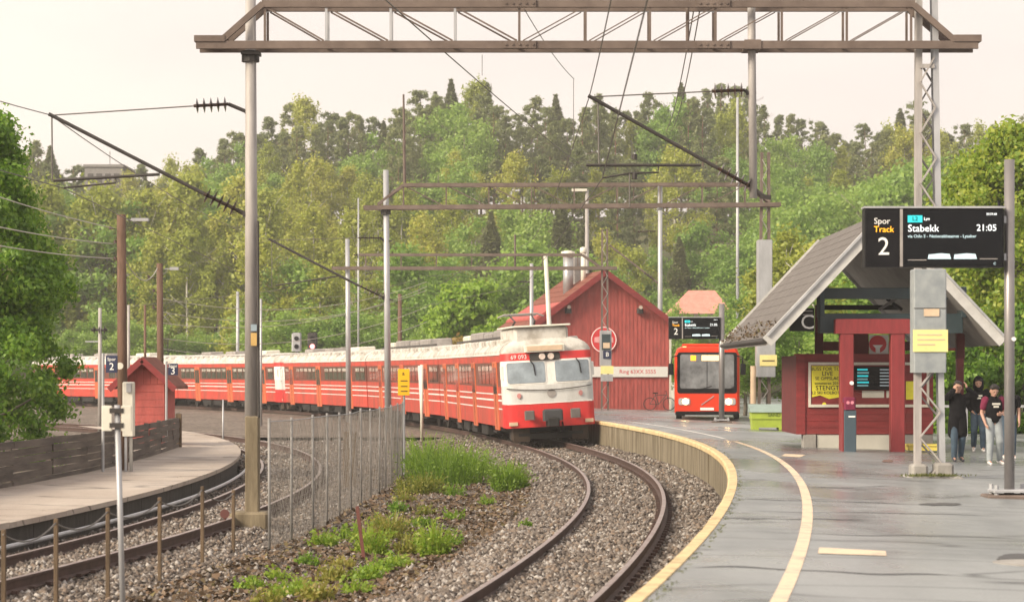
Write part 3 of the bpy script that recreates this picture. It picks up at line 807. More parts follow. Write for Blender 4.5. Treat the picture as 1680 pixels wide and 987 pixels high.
part('lacing', zigzag(MB(), PC(987, 700, -.13), PC(988, 380, -.13), PC(998, 700, -.13), PC(996, 380, -.13), 22, .06), mat['mast'], gC)
cvc = part('grey_cover_box', MB().bbox(PC(984, 0).x, PC(1003, 0).x, D3 - .32, D3 + .3, PC(0, 600).z, PC(0, 542).z, .02), mat['galv'], gC)
part('mast_poster', MB().box(PC(987, 0).x, PC(1001, 0).x, D3 - .35, D3 - .325, PC(0, 574).z, PC(0, 548).z), mat['teal'], gC)
part('mast_poster', MB().box(PC(989, 0).x, PC(1000, 0).x, D3 - .37, D3 - .352, PC(0, 571).z, PC(0, 562).z), mat['platetan'], gC)
sC = part('letter_sign', MB().box(PC(989, 0).x, PC(1002, 0).x, D3 - .36, D3 - .33, PC(0, 588).z, PC(0, 575).z), mat['navy'], gC)
text_mesh('B', .3, mat['white'], sC, (PC(996, 0).x, D3 - .365, PC(0, 581.5).z))
part('yellow_notice', MB().box(PC(985, 0).x, PC(1006, 0).x, D3 - .36, D3 - .33, PC(0, 613).z, PC(0, 600).z), mat['paleyellow'], gC)
part('grey_notice', MB().box(PC(985, 0).x, PC(1005, 0).x, D3 - .36, D3 - .33, PC(0, 625).z, PC(0, 614).z), mat['galv'], gC)

# --- overhead wires
def sagline(a, b, sag, n=14):
    a, b = Vector(a), Vector(b)
    return [a.lerp(b, i / n) - Vector((0, 0, sag * 4 * (i / n) * (1 - i / n))) for i in range(n + 1)]
def wire(name, pts, r, label, m='wire', grp='overhead wires'):
    return solo(name, MB().tube(pts, r, 5), mat[m], label, 'wire', grp)
def chain(nodes, sag): 
    out = []
    for a, b in zip(nodes[:-1], nodes[1:]): out += sagline(a, b, sag)[(1 if out else 0):]
    return out
mA, cA = PA(967, 158), PA(988, 293)
wire('messenger_wire', chain([(0.9, 4, 7.3), mA, (.7, 90, 7.3), (-4.2, 120, 7.2), (-13.8, 156, 7.2)], .35), .009, 'upper messenger wire over the track in front of the train')
wire('contact_wire', chain([(0.9, 4, 5.8), cA, (.5, 90, 5.7), (-4.4, 120, 5.7), (-14, 156, 5.7)], .02), .009, 'lower contact wire over the track in front of the train')
m1, k1_ = PA(83, 189), PA(105, 309)
wire('messenger_wire', chain([(-10.5, 15, 7.2), m1, PB(441, 393), (-19, 118, 7.2)], .3), .009, 'upper messenger wire over the curved track on the left')
wire('contact_wire', chain([(-10.3, 15, 5.8), k1_, PB(456, 476), (-19, 118, 5.6)], .02), .009, 'lower contact wire over the curved track on the left')
wire('feeder_wire', sagline(PA(1146, -30), P(1092, 215, 96), .5), .013, 'dark feeder cable dropping from the near truss, left one of a pair')
wire('feeder_wire', sagline(PA(1156, -30), P(1101, 215, 96), .5), .013, 'dark feeder cable dropping from the near truss, right one of a pair')
wire('guy_wire', sagline(P(610, -20, 36), P(968, 282, 90), .1), .012, 'thin stay wire slanting from the near truss toward the middle gantry')
wire('guy_wire', sagline(P(860, 15, 41), P(942, 130, 60), .1), .008, 'thin wire slanting down below the middle of the near truss')
for q, (x, y0_, y1_) in enumerate(((791, 90, 124), (941, 130, 245))):
    wire('dropper_wire', [P(x, y0_, 52), P(x, y1_, 52)], .007, ('short' if q == 0 else 'long') + ' vertical dropper wire hanging below the near truss')

# ------------------------------------------------------------------ far poles and lamps
def pole(px, ytop, d, r, m, label, name='steel_pole', lean=0., cat='pole', r2=None, base=None):
    t = P(px, ytop, d); zb_ = base if base is not None else -.3
    g = thing(name, label, cat, (t.x + lean, d, zb_), group='poles along the line')
    part('shaft', MB().tube([(t.x + lean, d, zb_), t], [r, r2 or r * .75], 8), mat[m], g, smooth=True)
    return g
g = pole(1083, 308, 150, .17, 'galv', 'grey steel mast behind the roof of the red goods shed', base=.2)
part('strut_insulator', MB().insul(P(1076, 379, 150), P(1046, 380, 150), 5, .13, .04), mat['insul'], g)
part('bracket_tube', MB().tube([P(1082, 466, 150), P(1000, 402, 150)], .06, 6), mat['rust'], g)
part('strut_insulator', MB().insul(P(1070, 456, 150), P(1056, 446, 150), 3, .2, .05), mat['insul'], g)
g = pole(963, 312, 142, .14, 'mast', 'lamp mast rising behind the chimneys of the goods shed', 'lamp_post', base=.2, cat='lamp post')
part('lamp_head', MB().box(P(938, 0, 142).x, P(963, 0, 142).x, 141.8, 142.2, P(0, 314, 142).z, P(0, 310, 142).z), mat['offwhite'], g)
pole(895, 420, 118, .13, 'offwhite', 'leaning off-white post rising behind the train roof', lean=.45)
g = pole(872, 432, 124, .12, 'galv', 'grey post left of the leaning white one behind the train roof')
part('cross_arm', MB().beam(P(849, 462, 124), P(873, 462, 124), .07), mat['darksteel'], g)
pole(656, 482, 150, .16, 'woodpole', 'reddish wooden pole behind the second coach')
g = pole(588, 325, 160, .07, 'galv', 'thin pale pole with small insulators behind the third coach')
part('strut_insulator', MB().insul(P(580, 418, 160), P(598, 418, 160), 2, .2, .05), mat['insul'], g)
pole(390, 478, 190, .15, 'galv', 'short grey pole behind the fourth coach')
pole(428, 490, 120, .07, 'galv', 'thin grey pole just right of the near gantry mast', base=-.2)
pole(1210, 160, 170, .12, 'galv', 'tall thin white pole on the slope behind the drop post', base=.2)
g = pole(164, 505, 96, .09, 'mast', 'pale pole with a dark insulator behind the left platform sign')
part('strut_insulator', MB().insul(P(150, 541, 96), P(176, 541, 96), 3, .16, .06), mat['darksteel'], g)
part('cross_arm', MB().beam(P(140, 560, 96), P(165, 560, 96), .05), mat['galv'], g)
pole(211, 500, 110, .08, 'mast', 'thin pale pole just right of the tall brown pole')
pole(238, 500, 105, .07, 'woodpole', 'thin brownish pole above the ridge of the red hut')
pole(692, 598, 96, .06, 'offwhite', 'white post standing close beside the second coach', base=-.25, r2=.06)
pole(366, 655, 80, .035, 'galv', 'small thin post in the ballast left of the near gantry mast', base=-.3)

# signals behind the train
for px, m, lab in ((487, 'galv', 'grey signal head above the coach roofs'), (513, 'darksteel', 'dark signal head showing red above the coach roofs')):
    d = 168; t = P(px, 545, d); b_ = P(px, 585, d)
    g = thing('railway_signal', lab, 'signal', (t.x, d, -.2))
    part('post', MB().tube([(t.x, d, -.2), (t.x, d, t.z)], .09, 8), mat['galv'], g)
    part('signal_head', MB().bbox(t.x - .34, t.x + .34, d - .3, d - .05, P(0, 576, d).z, t.z, .1), mat[m], g)
    for yy in (555, 568):
        lit = px == 513 and yy == 568
        part('lamp', MB().disc((t.x, d - .3, P(0, yy, d).z), .16, (0, -1, 0), .06, 12), mat['redlamp' if lit else 'black'], g)

# ------------------------------------------------------------------ left side: wooden poles, hut, plank fence, signs
def woodpole(px, ytop, d, r, label):
    t = P(px, ytop, d)
    g = thing('wooden_pole', label, 'pole', (t.x, d, LZ), group='wooden line poles')
    part('shaft', MB().tube([(t.x + .04, d, LZ - .3), (t.x, d, t.z)], [r, r * .85], 10), mat['woodpole'], g, smooth=True)
    s = d / 53
    lm = part('lamp_arm', MB().tube([P(px + 8, ytop + 9, d), P(px + 17, ytop + 9, d)], .012 * s, 6), mat['galv'], g)
    part('lamp_head', MB().box(P(px + 17, 0, d).x, P(px + 45 * 53 / d, 0, d).x, d - .08, d + .08, P(0, ytop + 11, d).z, P(0, ytop + 6, d).z), mat['galv'], lm)
    for q, yy in enumerate((ytop + 20, ytop + 43, ytop + 70)):
        part('strut_insulator', MB().tube([P(px - 9 - (8 if q == 0 else 0), yy + 4, d), P(px - 11 - (8 if q == 0 else 0), yy - 1, d)], [.05, .03], 8).tube([P(px - 8 - (8 if q == 0 else 0), yy + 3, d), P(px, yy + 5, d)], .012, 5), mat['insul'], g)
    return g
woodpole(199, 352, 53, .115, 'nearer brown wooden pole with lamp arm beside the red hut')
woodpole(262, 432, 77, .115, 'farther brown wooden pole with lamp arm behind the red hut')
for q, (ya, yb) in enumerate(((318, 370), (372, 396), (404, 420))):
    wire('cable', sagline(P(-40, ya - 8, 46), P(186, yb + 4, 53), .05), .012, ['topmost', 'middle', 'lowest'][q] + ' pale cable running left from the nearer wooden pole', 'wirepale')
wire('cable', sagline(P(205, 425, 53), P(258, 440, 77), .42), .012, 'pale cable sagging between the two wooden poles', 'wirepale')
for q, yy in enumerate((530, 555, 572, 512, 490)):
    wire('cable', sagline(P(268, yy, 110), P(700, yy - 60 + q * 8, 125), .9), .014, ['fourth', 'fifth', 'sixth', 'third', 'second'][q] + '-lowest pale cable slung across the trees behind the far coaches', 'wirepale')

# tall meter cabinet on the nearer pole
a = P(211, 0, 52.4)
g = thing('meter_cabinet', 'tall grey-white meter cabinet at the foot of the nearer wooden pole', 'cabinet', (a.x, 52.4, LZ))
part('cabinet_box', MB().bbox(P(202, 0, 52.4).x, P(220, 0, 52.4).x, 52.3, 52.55, P(0, 715, 52.4).z, P(0, 626, 52.4).z, .02), mat['offwhite'], g)
part('meter', MB().bbox(P(209, 0, 52.4).x, P(217, 0, 52.4).x, 52.24, 52.3, P(0, 643, 52.4).z, P(0, 628, 52.4).z, .01), mat['galv'], g)
part('leg', MB().box(P(205, 0, 52.4).x, P(209, 0, 52.4).x, 52.34, 52.4, LZ, P(0, 715, 52.4).z), mat['galv'], g)
part('leg', MB().box(P(213, 0, 52.4).x, P(218, 0, 52.4).x, 52.34, 52.4, LZ, P(0, 715, 52.4).z), mat['concrete'], g)

# plank fence at the back of the far-left platform
FP = [Vector((-10.6, 26, 0)), Vector((-10.0, 33, 0)), Vector((-9.3, 43.8, 0)), Vector((-8.95, 52.5, 0)), Vector((-9.05, 60, 0)), Vector((-9.35, 66.5, 0)), Vector((-9.5, 69.5, 0))]
fw = thing('plank_fence', 'low fence of dark weathered planks behind the far-left platform', 'fence', (-9.3, 43.8, LZ))
cum = [0]
for a, b in zip(FP[:-1], FP[1:]): cum.append(cum[-1] + (b - a).length)
def fpt(s):
    for i in range(len(FP) - 1):
        if s <= cum[i + 1] or i == len(FP) - 2:
            return FP[i].lerp(FP[i + 1], (s - cum[i]) / (cum[i + 1] - cum[i]))
s = 0; bay = 3.2
while s < cum[-1] - .2:
    a, b = fpt(s), fpt(min(s + bay, cum[-1]))
    part('fence_post', MB().box(a.x - .12, a.x - .02, a.y - .05, a.y + .05, 0, 1.2 + rnd.uniform(-.03, .04)), mat['greywood'], fw)
    for k in range(6):
        j = rnd.uniform(-.02, .02); z0 = .30 + k * .148; tilt = rnd.uniform(-.018, .018)
        part('plank', MB().beam((a.x + j, a.y, z0 + .07 - tilt), (b.x + j, b.y, z0 + .07 + tilt), .03, .136), mat['greywood'], fw)
    s += bay
e = FP[-1]
part('fence_post', MB().box(e.x - .08, e.x + .08, e.y - .08, e.y + .08, 0, 1.28), mat['oldpost'], fw)
e2 = P(290, 0, 69.6)
part('end_gate', MB().box(e.x + .05, e2.x, e.y - .02, e.y + .03, .36, 1.12), mat['brickgrey'], fw)
part('fence_post', MB().box(e2.x, e2.x + .1, e.y - .06, e.y + .06, .2, 1.3), mat['greywood'], fw)

# red hut
D4 = 71.0
hx = P(236, 0, D4).x
g = thing('red_hut', 'small red wooden hut with steep gable behind the plank fence', 'hut', (hx, D4, -.05))
ze = P(0, 632, D4).z; za = P(0, 590, D4).z; w = .60
part('wall', MB().prism([(hx - w, -.05), (hx + w, -.05), (hx + w, ze + .18), (hx, za - .05), (hx - w, ze + .18)], 'y', D4, D4 + 2.2), mat['redwood'], g)
wl = P(0, 0, 0)
for k in range(8):
    z0 = .35 + k * .22
    if z0 < 1.95: part('plank', MB().box(hx - w, hx + w, D4 - .028, D4 - .004, z0, z0 + .212), mat['redwood'], g)
for k in range(6):
    x0 = hx - w + k * .2; zt = ze + .1 + (1 - abs(x0 + .1 - hx) / w) * (za - ze - .25)
    part('plank', MB().box(x0 + .003, x0 + .195, D4 - .024, D4 - .004, 2.115, zt), mat['redwood'], g)
for sx in (-1, 1):
    part('roof_slope', MB().add([(hx, D4 - .35, za + .09), (hx + sx * .95, D4 - .35, ze - .02), (hx + sx * .95, D4 + 2.5, ze - .02), (hx, D4 + 2.5, za + .09), (hx, D4 - .35, za), (hx + sx * .95, D4 - .35, ze - .11), (hx + sx * .95, D4 + 2.5, ze - .11), (hx, D4 + 2.5, za)], [(0, 1, 2, 3), (7, 6, 5, 4), (0, 4, 5, 1), (1, 5, 6, 2), (2, 6, 7, 3)]), mat['rooftile2'], g)
    part('bargeboard', MB().beam((hx, D4 - .37, za + .0), (hx + sx * .96, D4 - .37, ze - .12), .03, .17, up=(0, 0, 1)), mat['redwood2'], g)

# platform signs on posts
def plat_sign(px, d, y0, y1, x0, x1, txt, ybase, label):
    g = thing('platform_sign', label, 'sign', (P(px, 0, d).x, d, LZ), group='navy platform signs')
    part('post', MB().tube([(P(px, 0, d).x, d, LZ), P(px, y0 - 4, d)], .032, 8), mat['galv'], g)
    sg = part('sign_plate', MB().bbox(P(x0, 0, d).x, P(x1, 0, d).x, d - .03, d + .03, P(0, y1, d).z, P(0, y0, d).z, .008), mat['navy'], g)
    xm = P((x0 + x1) / 2, 0, d).x
    text_mesh('Spor', .1 * d / 53, mat['white'], sg, (xm, d - .034, P(0, y0 + (y1 - y0) * .22, d).z))
    text_mesh(txt, .22 * d / 53, mat['white'], sg, (xm, d - .034, P(0, y0 + (y1 - y0) * .66, d).z))
plat_sign(169, 52.0, 583, 611, 174, 193, '2', 775, 'navy track number sign left of the brown wooden pole')
plat_sign(273, 66.0, 596, 615, 276, 292, '3', 745, 'navy track number sign right of the red hut')
lp_ = P(205, 600, 52.8)
solo('bulkhead_lamp', MB().disc((lp_.x - .09, 52.8 - .1, lp_.z), .075, (0, -1, 0), .05, 14), mat['offwhite'], 'small round white lamp fixed to the nearer wooden pole', 'lamp')

# foreground sign seen from behind
d = 25.5; x = P(197, 0, d).x
g = thing('sign_on_post', 'pair of cream sign plates seen from behind on a thin grey post', 'sign', (x, d, -.33))
part('post', MB().tube([(P(203, 0, d).x, d, -.33), P(192, 664, d)], .030, 10), mat['galv'], g, smooth=True)
part('sign_plate', MB().bbox(P(168, 0, d).x, P(185, 0, d).x, d - .05, d - .03, P(0, 706, d).z, P(0, 665, d).z, .006), mat['offwhite'], g)
part('sign_plate', MB().bbox(P(200, 0, d).x, P(217, 0, d).x, d - .05, d - .03, P(0, 706, d).z, P(0, 665, d).z, .006), mat['offwhite'], g)
for yy in (673, 697):
    part('clamp', MB().box(P(181, 0, d).x, P(204, 0, d).x, d - .058, d + .05, P(0, yy + 4, d).z, P(0, yy - 4, d).z), mat['darksteel'], g)

# row of short old posts with a slack wire
pp = [(6, 868, 25.4), (92, 850, 27), (177, 832, 29), (262, 815, 31.2), (332, 797, 34), (383, 803, 36.3)]
tops = []
for q, (px, yt, d) in enumerate(pp):
    t = P(px, yt, d); tops.append(t)
    solo('wooden_stake', MB().bbox(t.x - .024, t.x + .024, d - .024, d + .024, -.42, t.z, .007), mat['oldpost'],
         ['first', 'second', 'third', 'fourth', 'fifth', 'sixth'][q] + ' old brown stake from the left beside the curved track', 'stake', 'old stakes by the curved track')
pts = []
for a, b in zip(tops[:-1], tops[1:]): pts += sagline(a - Vector((0, .03, .05)), b - Vector((0, .03, .05)), .13, 8)
solo('slack_wire', MB().tube(pts, .010, 5), mat['wire'], 'slack rusty wire slung between the old stakes', 'wire')
# leaning rusty bar in the weeds, red marker
b_, t_ = P(598, 918, 36.4), P(586, 830, 36.4)
solo('rusty_stake', MB().beam((b_.x, 36.4, -.4), t_, .05, .05), M('rust_red', (.14, .05, .04), .8), 'leaning rusty red stake among the weeds', 'stake')
b_ = P(369, 842, 40)
solo('red_marker', MB().disc((b_.x, 40, b_.z), .075, (0, -1, 0), .05, 14).box(b_.x - .02, b_.x + .02, 40, 40.04, -.4, b_.z), M('faded_red', (.12, .045, .04), .85), 'small faded red marker disc beside the curved track', 'marker')

# ------------------------------------------------------------------ chain-link fence between the tracks
fy = [37.4, 39.3, 41.4, 43.7, 46.0, 48.3, 50.6, 52.9, 55.3, 57.7, 60.1, 62.6, 65.0]
fxp = np.interp(fy, [37.4, 41.4, 54.7, 65], [-3.72, -3.38, -3.02, -2.93])
fence = thing('chain_link_fence', 'tall grey chain-link fence on steel posts between the two tracks', 'fence', (fxp[0], fy[0], -.33))
ft = [1.70 - .008 * i + rnd.uniform(-.02, .02) for i in range(len(fy))]
for i, y in enumerate(fy):
    part('fence_post', MB().tube([(fxp[i], y, -.45), (fxp[i] + rnd.uniform(-.015, .015), y, ft[i] + .05)], .022, 8), mat['fencepost'], fence, smooth=True)
for i in range(len(fy) - 1):
    a = Vector((fxp[i], fy[i], 0)); b = Vector((fxp[i + 1], fy[i + 1], 0)); Lb = (b - a).length; u = (b - a).normalized()
    z0, z1 = -.28, min(ft[i], ft[i + 1]); H = z1 - z0
    mb = MB(); st_ = .10
    for sgn in (1, -1):
        c = -H if sgn > 0 else 0.
        while c < (Lb if sgn > 0 else Lb + H):
            # line: s = c + sgn * h
            h0, h1 = 0., H
            if sgn > 0: h0 = max(h0, -c); h1 = min(h1, Lb - c)
            else: h0 = max(h0, c - Lb); h1 = min(h1, c)
            if h1 - h0 > .02:
                p = a + u * (c + sgn * h0); q = a + u * (c + sgn * h1)
                bul = rnd.uniform(-.01, .01)
                mb.tube([(p.x + bul, p.y, z0 + h0), (q.x + bul, q.y, z0 + h1)], .0027, 3, False)
            c += st_
    mesh = part('chain_link_mesh', mb, mat['meshwire'], fence)
    part('top_wire', MB().tube([(a.x, a.y, ft[i]), (b.x, b.y, ft[i + 1])], .008, 5), mat['galv'], fence)
# small brown box on the fence and the amber sign at its end
b_ = P(575, 715, 56)
solo('trackside_box', MB().bbox(b_.x - .16, b_.x + .16, 55.8, 56.1, -.35, P(0, 707, 56).z, .02), mat['oldpost'], 'small brown relay box behind the chain-link fence', 'box')
d = 66.0; t = P(663, 605, d)
g = thing('amber_sign', 'tall amber sign with black marks on a thin post at the fence end', 'sign', (t.x, d, -.33))
part('post', MB().tube([(t.x, d + .03, -.4), (t.x, d + .03, t.z)], .028, 8), mat['galv'], g)
sg = part('sign_plate', MB().bbox(P(653, 0, d).x, P(672, 0, d).x, d - .02, d, P(0, 648, d).z, t.z, .006), mat['amber'], g)
text_mesh('a', .16, mat['ink'], sg, (t.x - .02, d - .024, P(0, 612, d).z))
for yy in (624, 633, 641): part('printed_line', MB().box(t.x - .09, t.x + .09, d - .026, d - .021, P(0, yy + 1.0, d).z, P(0, yy - .4, d).z), mat['ink'], sg)
# ------------------------------------------------------------------ the train
HW = 1.50
def track_pt(s):
    i = (s + 50) * 10
    return Vector((float(np.interp(s, S2, X2)), float(np.interp(s, S2, Y2)), 0))
def F(x, z):
    """nose surface of the cab: how far the skin lies behind the foremost plane"""
    return .20 * (abs(x) / HW) ** 2.6 + .16 * max(0, (z - 1.95)) + .75 * max(0, z - 3.18) ** 1.7
def face_patch(poly, off, sgn=1, base=0., thick=.05):
    """plate lying on the nose surface; poly in (x, z)"""
    mb = MB(); n = len(poly)
    cx = sum(p[0] for p in poly) / n; cz = sum(p[1] for p in poly) / n
    y = lambda x, z, o: base + sgn * (F(x, z) - o)
    rings = []
    for f in (1., .66, .33):
        rings.append([(cx + (x - cx) * f, y(cx + (x - cx) * f, cz + (z - cz) * f, off), cz + (z - cz) * f) for x, z in poly])
    vs = sum(rings, []) + [(cx, y(cx, cz, off), cz)] + [(x, y(x, z, off - thick), z) for x, z in poly]
    fs = []
    for k in range(2):
        for i in range(n): j = (i + 1) % n; fs.append((k * n + i, k * n + j, (k + 1) * n + j, (k + 1) * n + i))
    for i in range(n): j = (i + 1) % n; fs.append((2 * n + i, 2 * n + j, 3 * n)); fs.append((i, 3 * n + 1 + i, 3 * n + 1 + j, j))
    return mb.add(vs, fs)
def rrect(x0, x1, z0, z1, r, n=4, sub=3):
    out = []
    for cx, cz, a0 in ((x1 - r, z0 + r, -90), (x1 - r, z1 - r, 0), (x0 + r, z1 - r, 90), (x0 + r, z0 + r, 180)):
        for k in range(n + 1): a = R(a0 + 90 * k / n); out.append((cx + r * math.cos(a), cz + r * math.sin(a)))
    res = []
    for a, b in zip(out, out[1:] + out[:1]):
        L_ = math.hypot(b[0] - a[0], b[1] - a[1]); m = max(1, int(L_ / .25)) 
        for k in range(m): res.append((a[0] + (b[0] - a[0]) * k / m, a[1] + (b[1] - a[1]) * k / m))
    return res
def band(z0, z1, x_of_z=None): return [(-HW, z0), (HW, z0), (HW, z1), (-HW, z1)]
ROOFP = [(-HW, 3.08), (-1.49, 3.2), (-1.38, 3.36), (-1.12, 3.52), (-.7, 3.62), (0, 3.66), (.7, 3.62), (1.12, 3.52), (1.38, 3.36), (1.49, 3.2), (HW, 3.08)]
def roof_half_width(z):
    pts = [(3.08, HW), (3.2, 1.49), (3.36, 1.38), (3.52, 1.12), (3.62, .7), (3.66, .02)]
    return float(np.interp(z, [p[0] for p in pts], [p[1] for p in pts]))

def cab(g, y0, sgn):
    """driver's cab closing the car end at y0; sgn=+1: nose toward -y"""
    def facegrid(name, z0, z1, m, off=0., nz=3):
        mb = MB(); xs = np.linspace(-1, 1, 13); zs = np.linspace(z0, z1, nz + 1)
        for z in zs:
            w = HW if z <= 3.08 else roof_half_width(z)
            for u in xs: mb.v.append((u * w, y0 + sgn * (F(u * w, z) - off), z))
        n = len(xs)
        for a in range(nz):
            for b in range(n - 1): mb.f.append((a * n + b, a * n + b + 1, (a + 1) * n + b + 1, (a + 1) * n + b)); mb.mi.append(0)
        # return the edges to the body
        for z in zs:
            w = HW if z <= 3.08 else roof_half_width(z)
            mb.v += [(-w, y0 + sgn * 1.3, z), (w, y0 + sgn * 1.3, z)]
        o = n * (nz + 1)
        for a in range(nz):
            mb.f.append((a * n, (a + 1) * n, o + 2 * (a + 1), o + 2 * a)); mb.mi.append(0)
            mb.f.append((a * n + n - 1, o + 2 * a + 1, o + 2 * (a + 1) + 1, (a + 1) * n + n - 1)); mb.mi.append(0)
        return part(name, mb, m, g, True, True)
    facegrid('nose_apron', .60, 1.40, mat['trainred'])
    facegrid('nose_panel', 1.40, 2.02, mat['traingrey'])
    facegrid('windscreen_surround', 2.02, 2.86, mat['trainwhite'])
    facegrid('nose_band', 2.86, 3.12, mat['trainred'])
    facegrid('roof_dome', 3.12, 3.655, mat['trainroof'], nz=8)
    fp = lambda poly, off, th=.05: face_patch(poly, off, sgn, y0, th)
    part('waist_line', fp([(-1.45, 1.39), (-.7, 1.385), (0, 1.385), (.7, 1.385), (1.45, 1.39), (1.45, 1.44), (-1.45, 1.44)], .012), mat['trainwhite'], g, True)
    for x0, x1 in ((-1.40, -.13), (.22, 1.40)):
        fr = part('windscreen_frame', fp(rrect(x0 - .05, x1 + .05, 2.05, 2.85, .10), .015), mat['trainwhite'], g, True)
        part('windscreen', fp(rrect(x0, x1, 2.10, 2.80, .07), .03), mat['windscreen'], fr, True)
        wx = (x0 + x1) / 2 + .1
        w_ = MB(); 
        pts = [(wx + .05, 2.86), (wx + .16, 2.7), (wx + .20, 2.35)]
        w_.tube([(x, y0 + sgn * (F(x, z) - .06), z) for x, z in pts], .02, 6)
        part('wiper', w_, mat['black'], fr, True)
    # headlamps over the windscreens, destination box, tail lamps
    hb = part('lamp_bar', fp(rrect(-.62, .42, 2.84, 3.10, .08), .05), mat['darksteel'], g, True)
    for x in (-.20, .10):
        part('headlamp', fp([(x + .11 * math.cos(t), 2.97 + .11 * math.sin(t)) for t in np.linspace(0, 6.283, 13)[:-1]], .10), mat['lamp'], hb, True)
    part('destination_box', MB().bbox(-.78, .58, *(sorted((y0 + sgn * .02, y0 + sgn * .5))), 3.13, 3.37, .02), mat['offwhite'], g, True)
    part('destination_glass', MB().box(-.70, .50, *(sorted((y0 + sgn * .002, y0 + sgn * .018))), 3.17, 3.33), mat['platetan'], g, True)
    for x in (-1.05, 1.05):
        part('tail_lamp', fp([(x + .07 * math.cos(t), 1.68 + .09 * math.sin(t)) for t in np.linspace(0, 6.283, 11)[:-1]], .05), M('tail_lamp_red', (.50, .22, .21), .3), g, True)
    part('emblem', fp([(.05 + .15 * math.cos(t), 1.72 + .15 * math.sin(t)) for t in np.linspace(0, 6.283, 15)[:-1]], .02), mat['trainroofbox'], g, True)
    part('cable_swag', MB().tube([(x, y0 + sgn * (F(x, 1.95) - .05), 1.93 - .09 * (1 - (x / 1.4) ** 2)) for x in np.linspace(-1.45, 1.45, 15)], .016, 5), mat['darksteel'], g, True)
    for x in (-.78, .78):
        bf_ = part('buffer', MB().tube([(x, y0 + sgn * .1, 1.02), (x, y0 - sgn * .32, 1.02)], .12, 10), mat['darksteel'], g, True)
        part('buffer_head', MB().bbox(x - .17, x + .17, *sorted((y0 - sgn * .32, y0 - sgn * .38)), .86, 1.18, .03), M('buffer_grey', (.13, .115, .11), .6), bf_, True)
    cp = part('coupler', MB().bbox(-.20, .20, *sorted((y0 + sgn * .1, y0 - sgn * .55)), .62, .92, .04), mat['trainunder'], g, True)
    part('coupler_head', MB().bbox(-.34, .34, *sorted((y0 - sgn * .28, y0 - sgn * .50)), .80, 1.20, .06), M('coupler_grey', (.045, .047, .052), .55), cp, True)
    for x in (-1.28, 1.30):
        part('step_plate', MB().box(x - .14, x + .14, *sorted((y0 + sgn * .05, y0 + sgn * .26)), .68, .80), mat['platetan'], g, True)
    part('jumper_hose', MB().tube([(.35, y0 - sgn * .1, .75), (.38, y0 - sgn * .2, .45), (.25, y0 - sgn * .2, .35), (.15, y0 - sgn * .1, .6)], .03, 6), mat['black'], g, True)
    part('snow_plough', MB().prism([(y0 + sgn * .35, .20), (y0 + sgn * .30, .40), (y0 + sgn * .55, .40), (y0 + sgn * .5, .16)], 'x', -1.1, 1.1), mat['trainunder'], g, True)
    for sx in (-1, 1):
        part('wheel_guard', MB().prism([(y0 + sgn * .35, .12), (y0 + sgn * .28, .62), (y0 + sgn * .8, .62), (y0 + sgn * 1.0, .22)], 'x', sx * .72, sx * 1.28), mat['rusty_skirt'], g, True)
    # cab side window and door edge
    for sx in (-1, 1):
        x = sx * (HW + .004)
        yy = sorted((y0 + sgn * .42, y0 + sgn * .72))
        part('mirror', MB().bbox(min(sx * HW, sx * (HW + .10)), max(sx * HW, sx * (HW + .10)), yy[0], yy[0] + .12, 2.25, 2.72, .02), mat['trainwhite'], g, True)

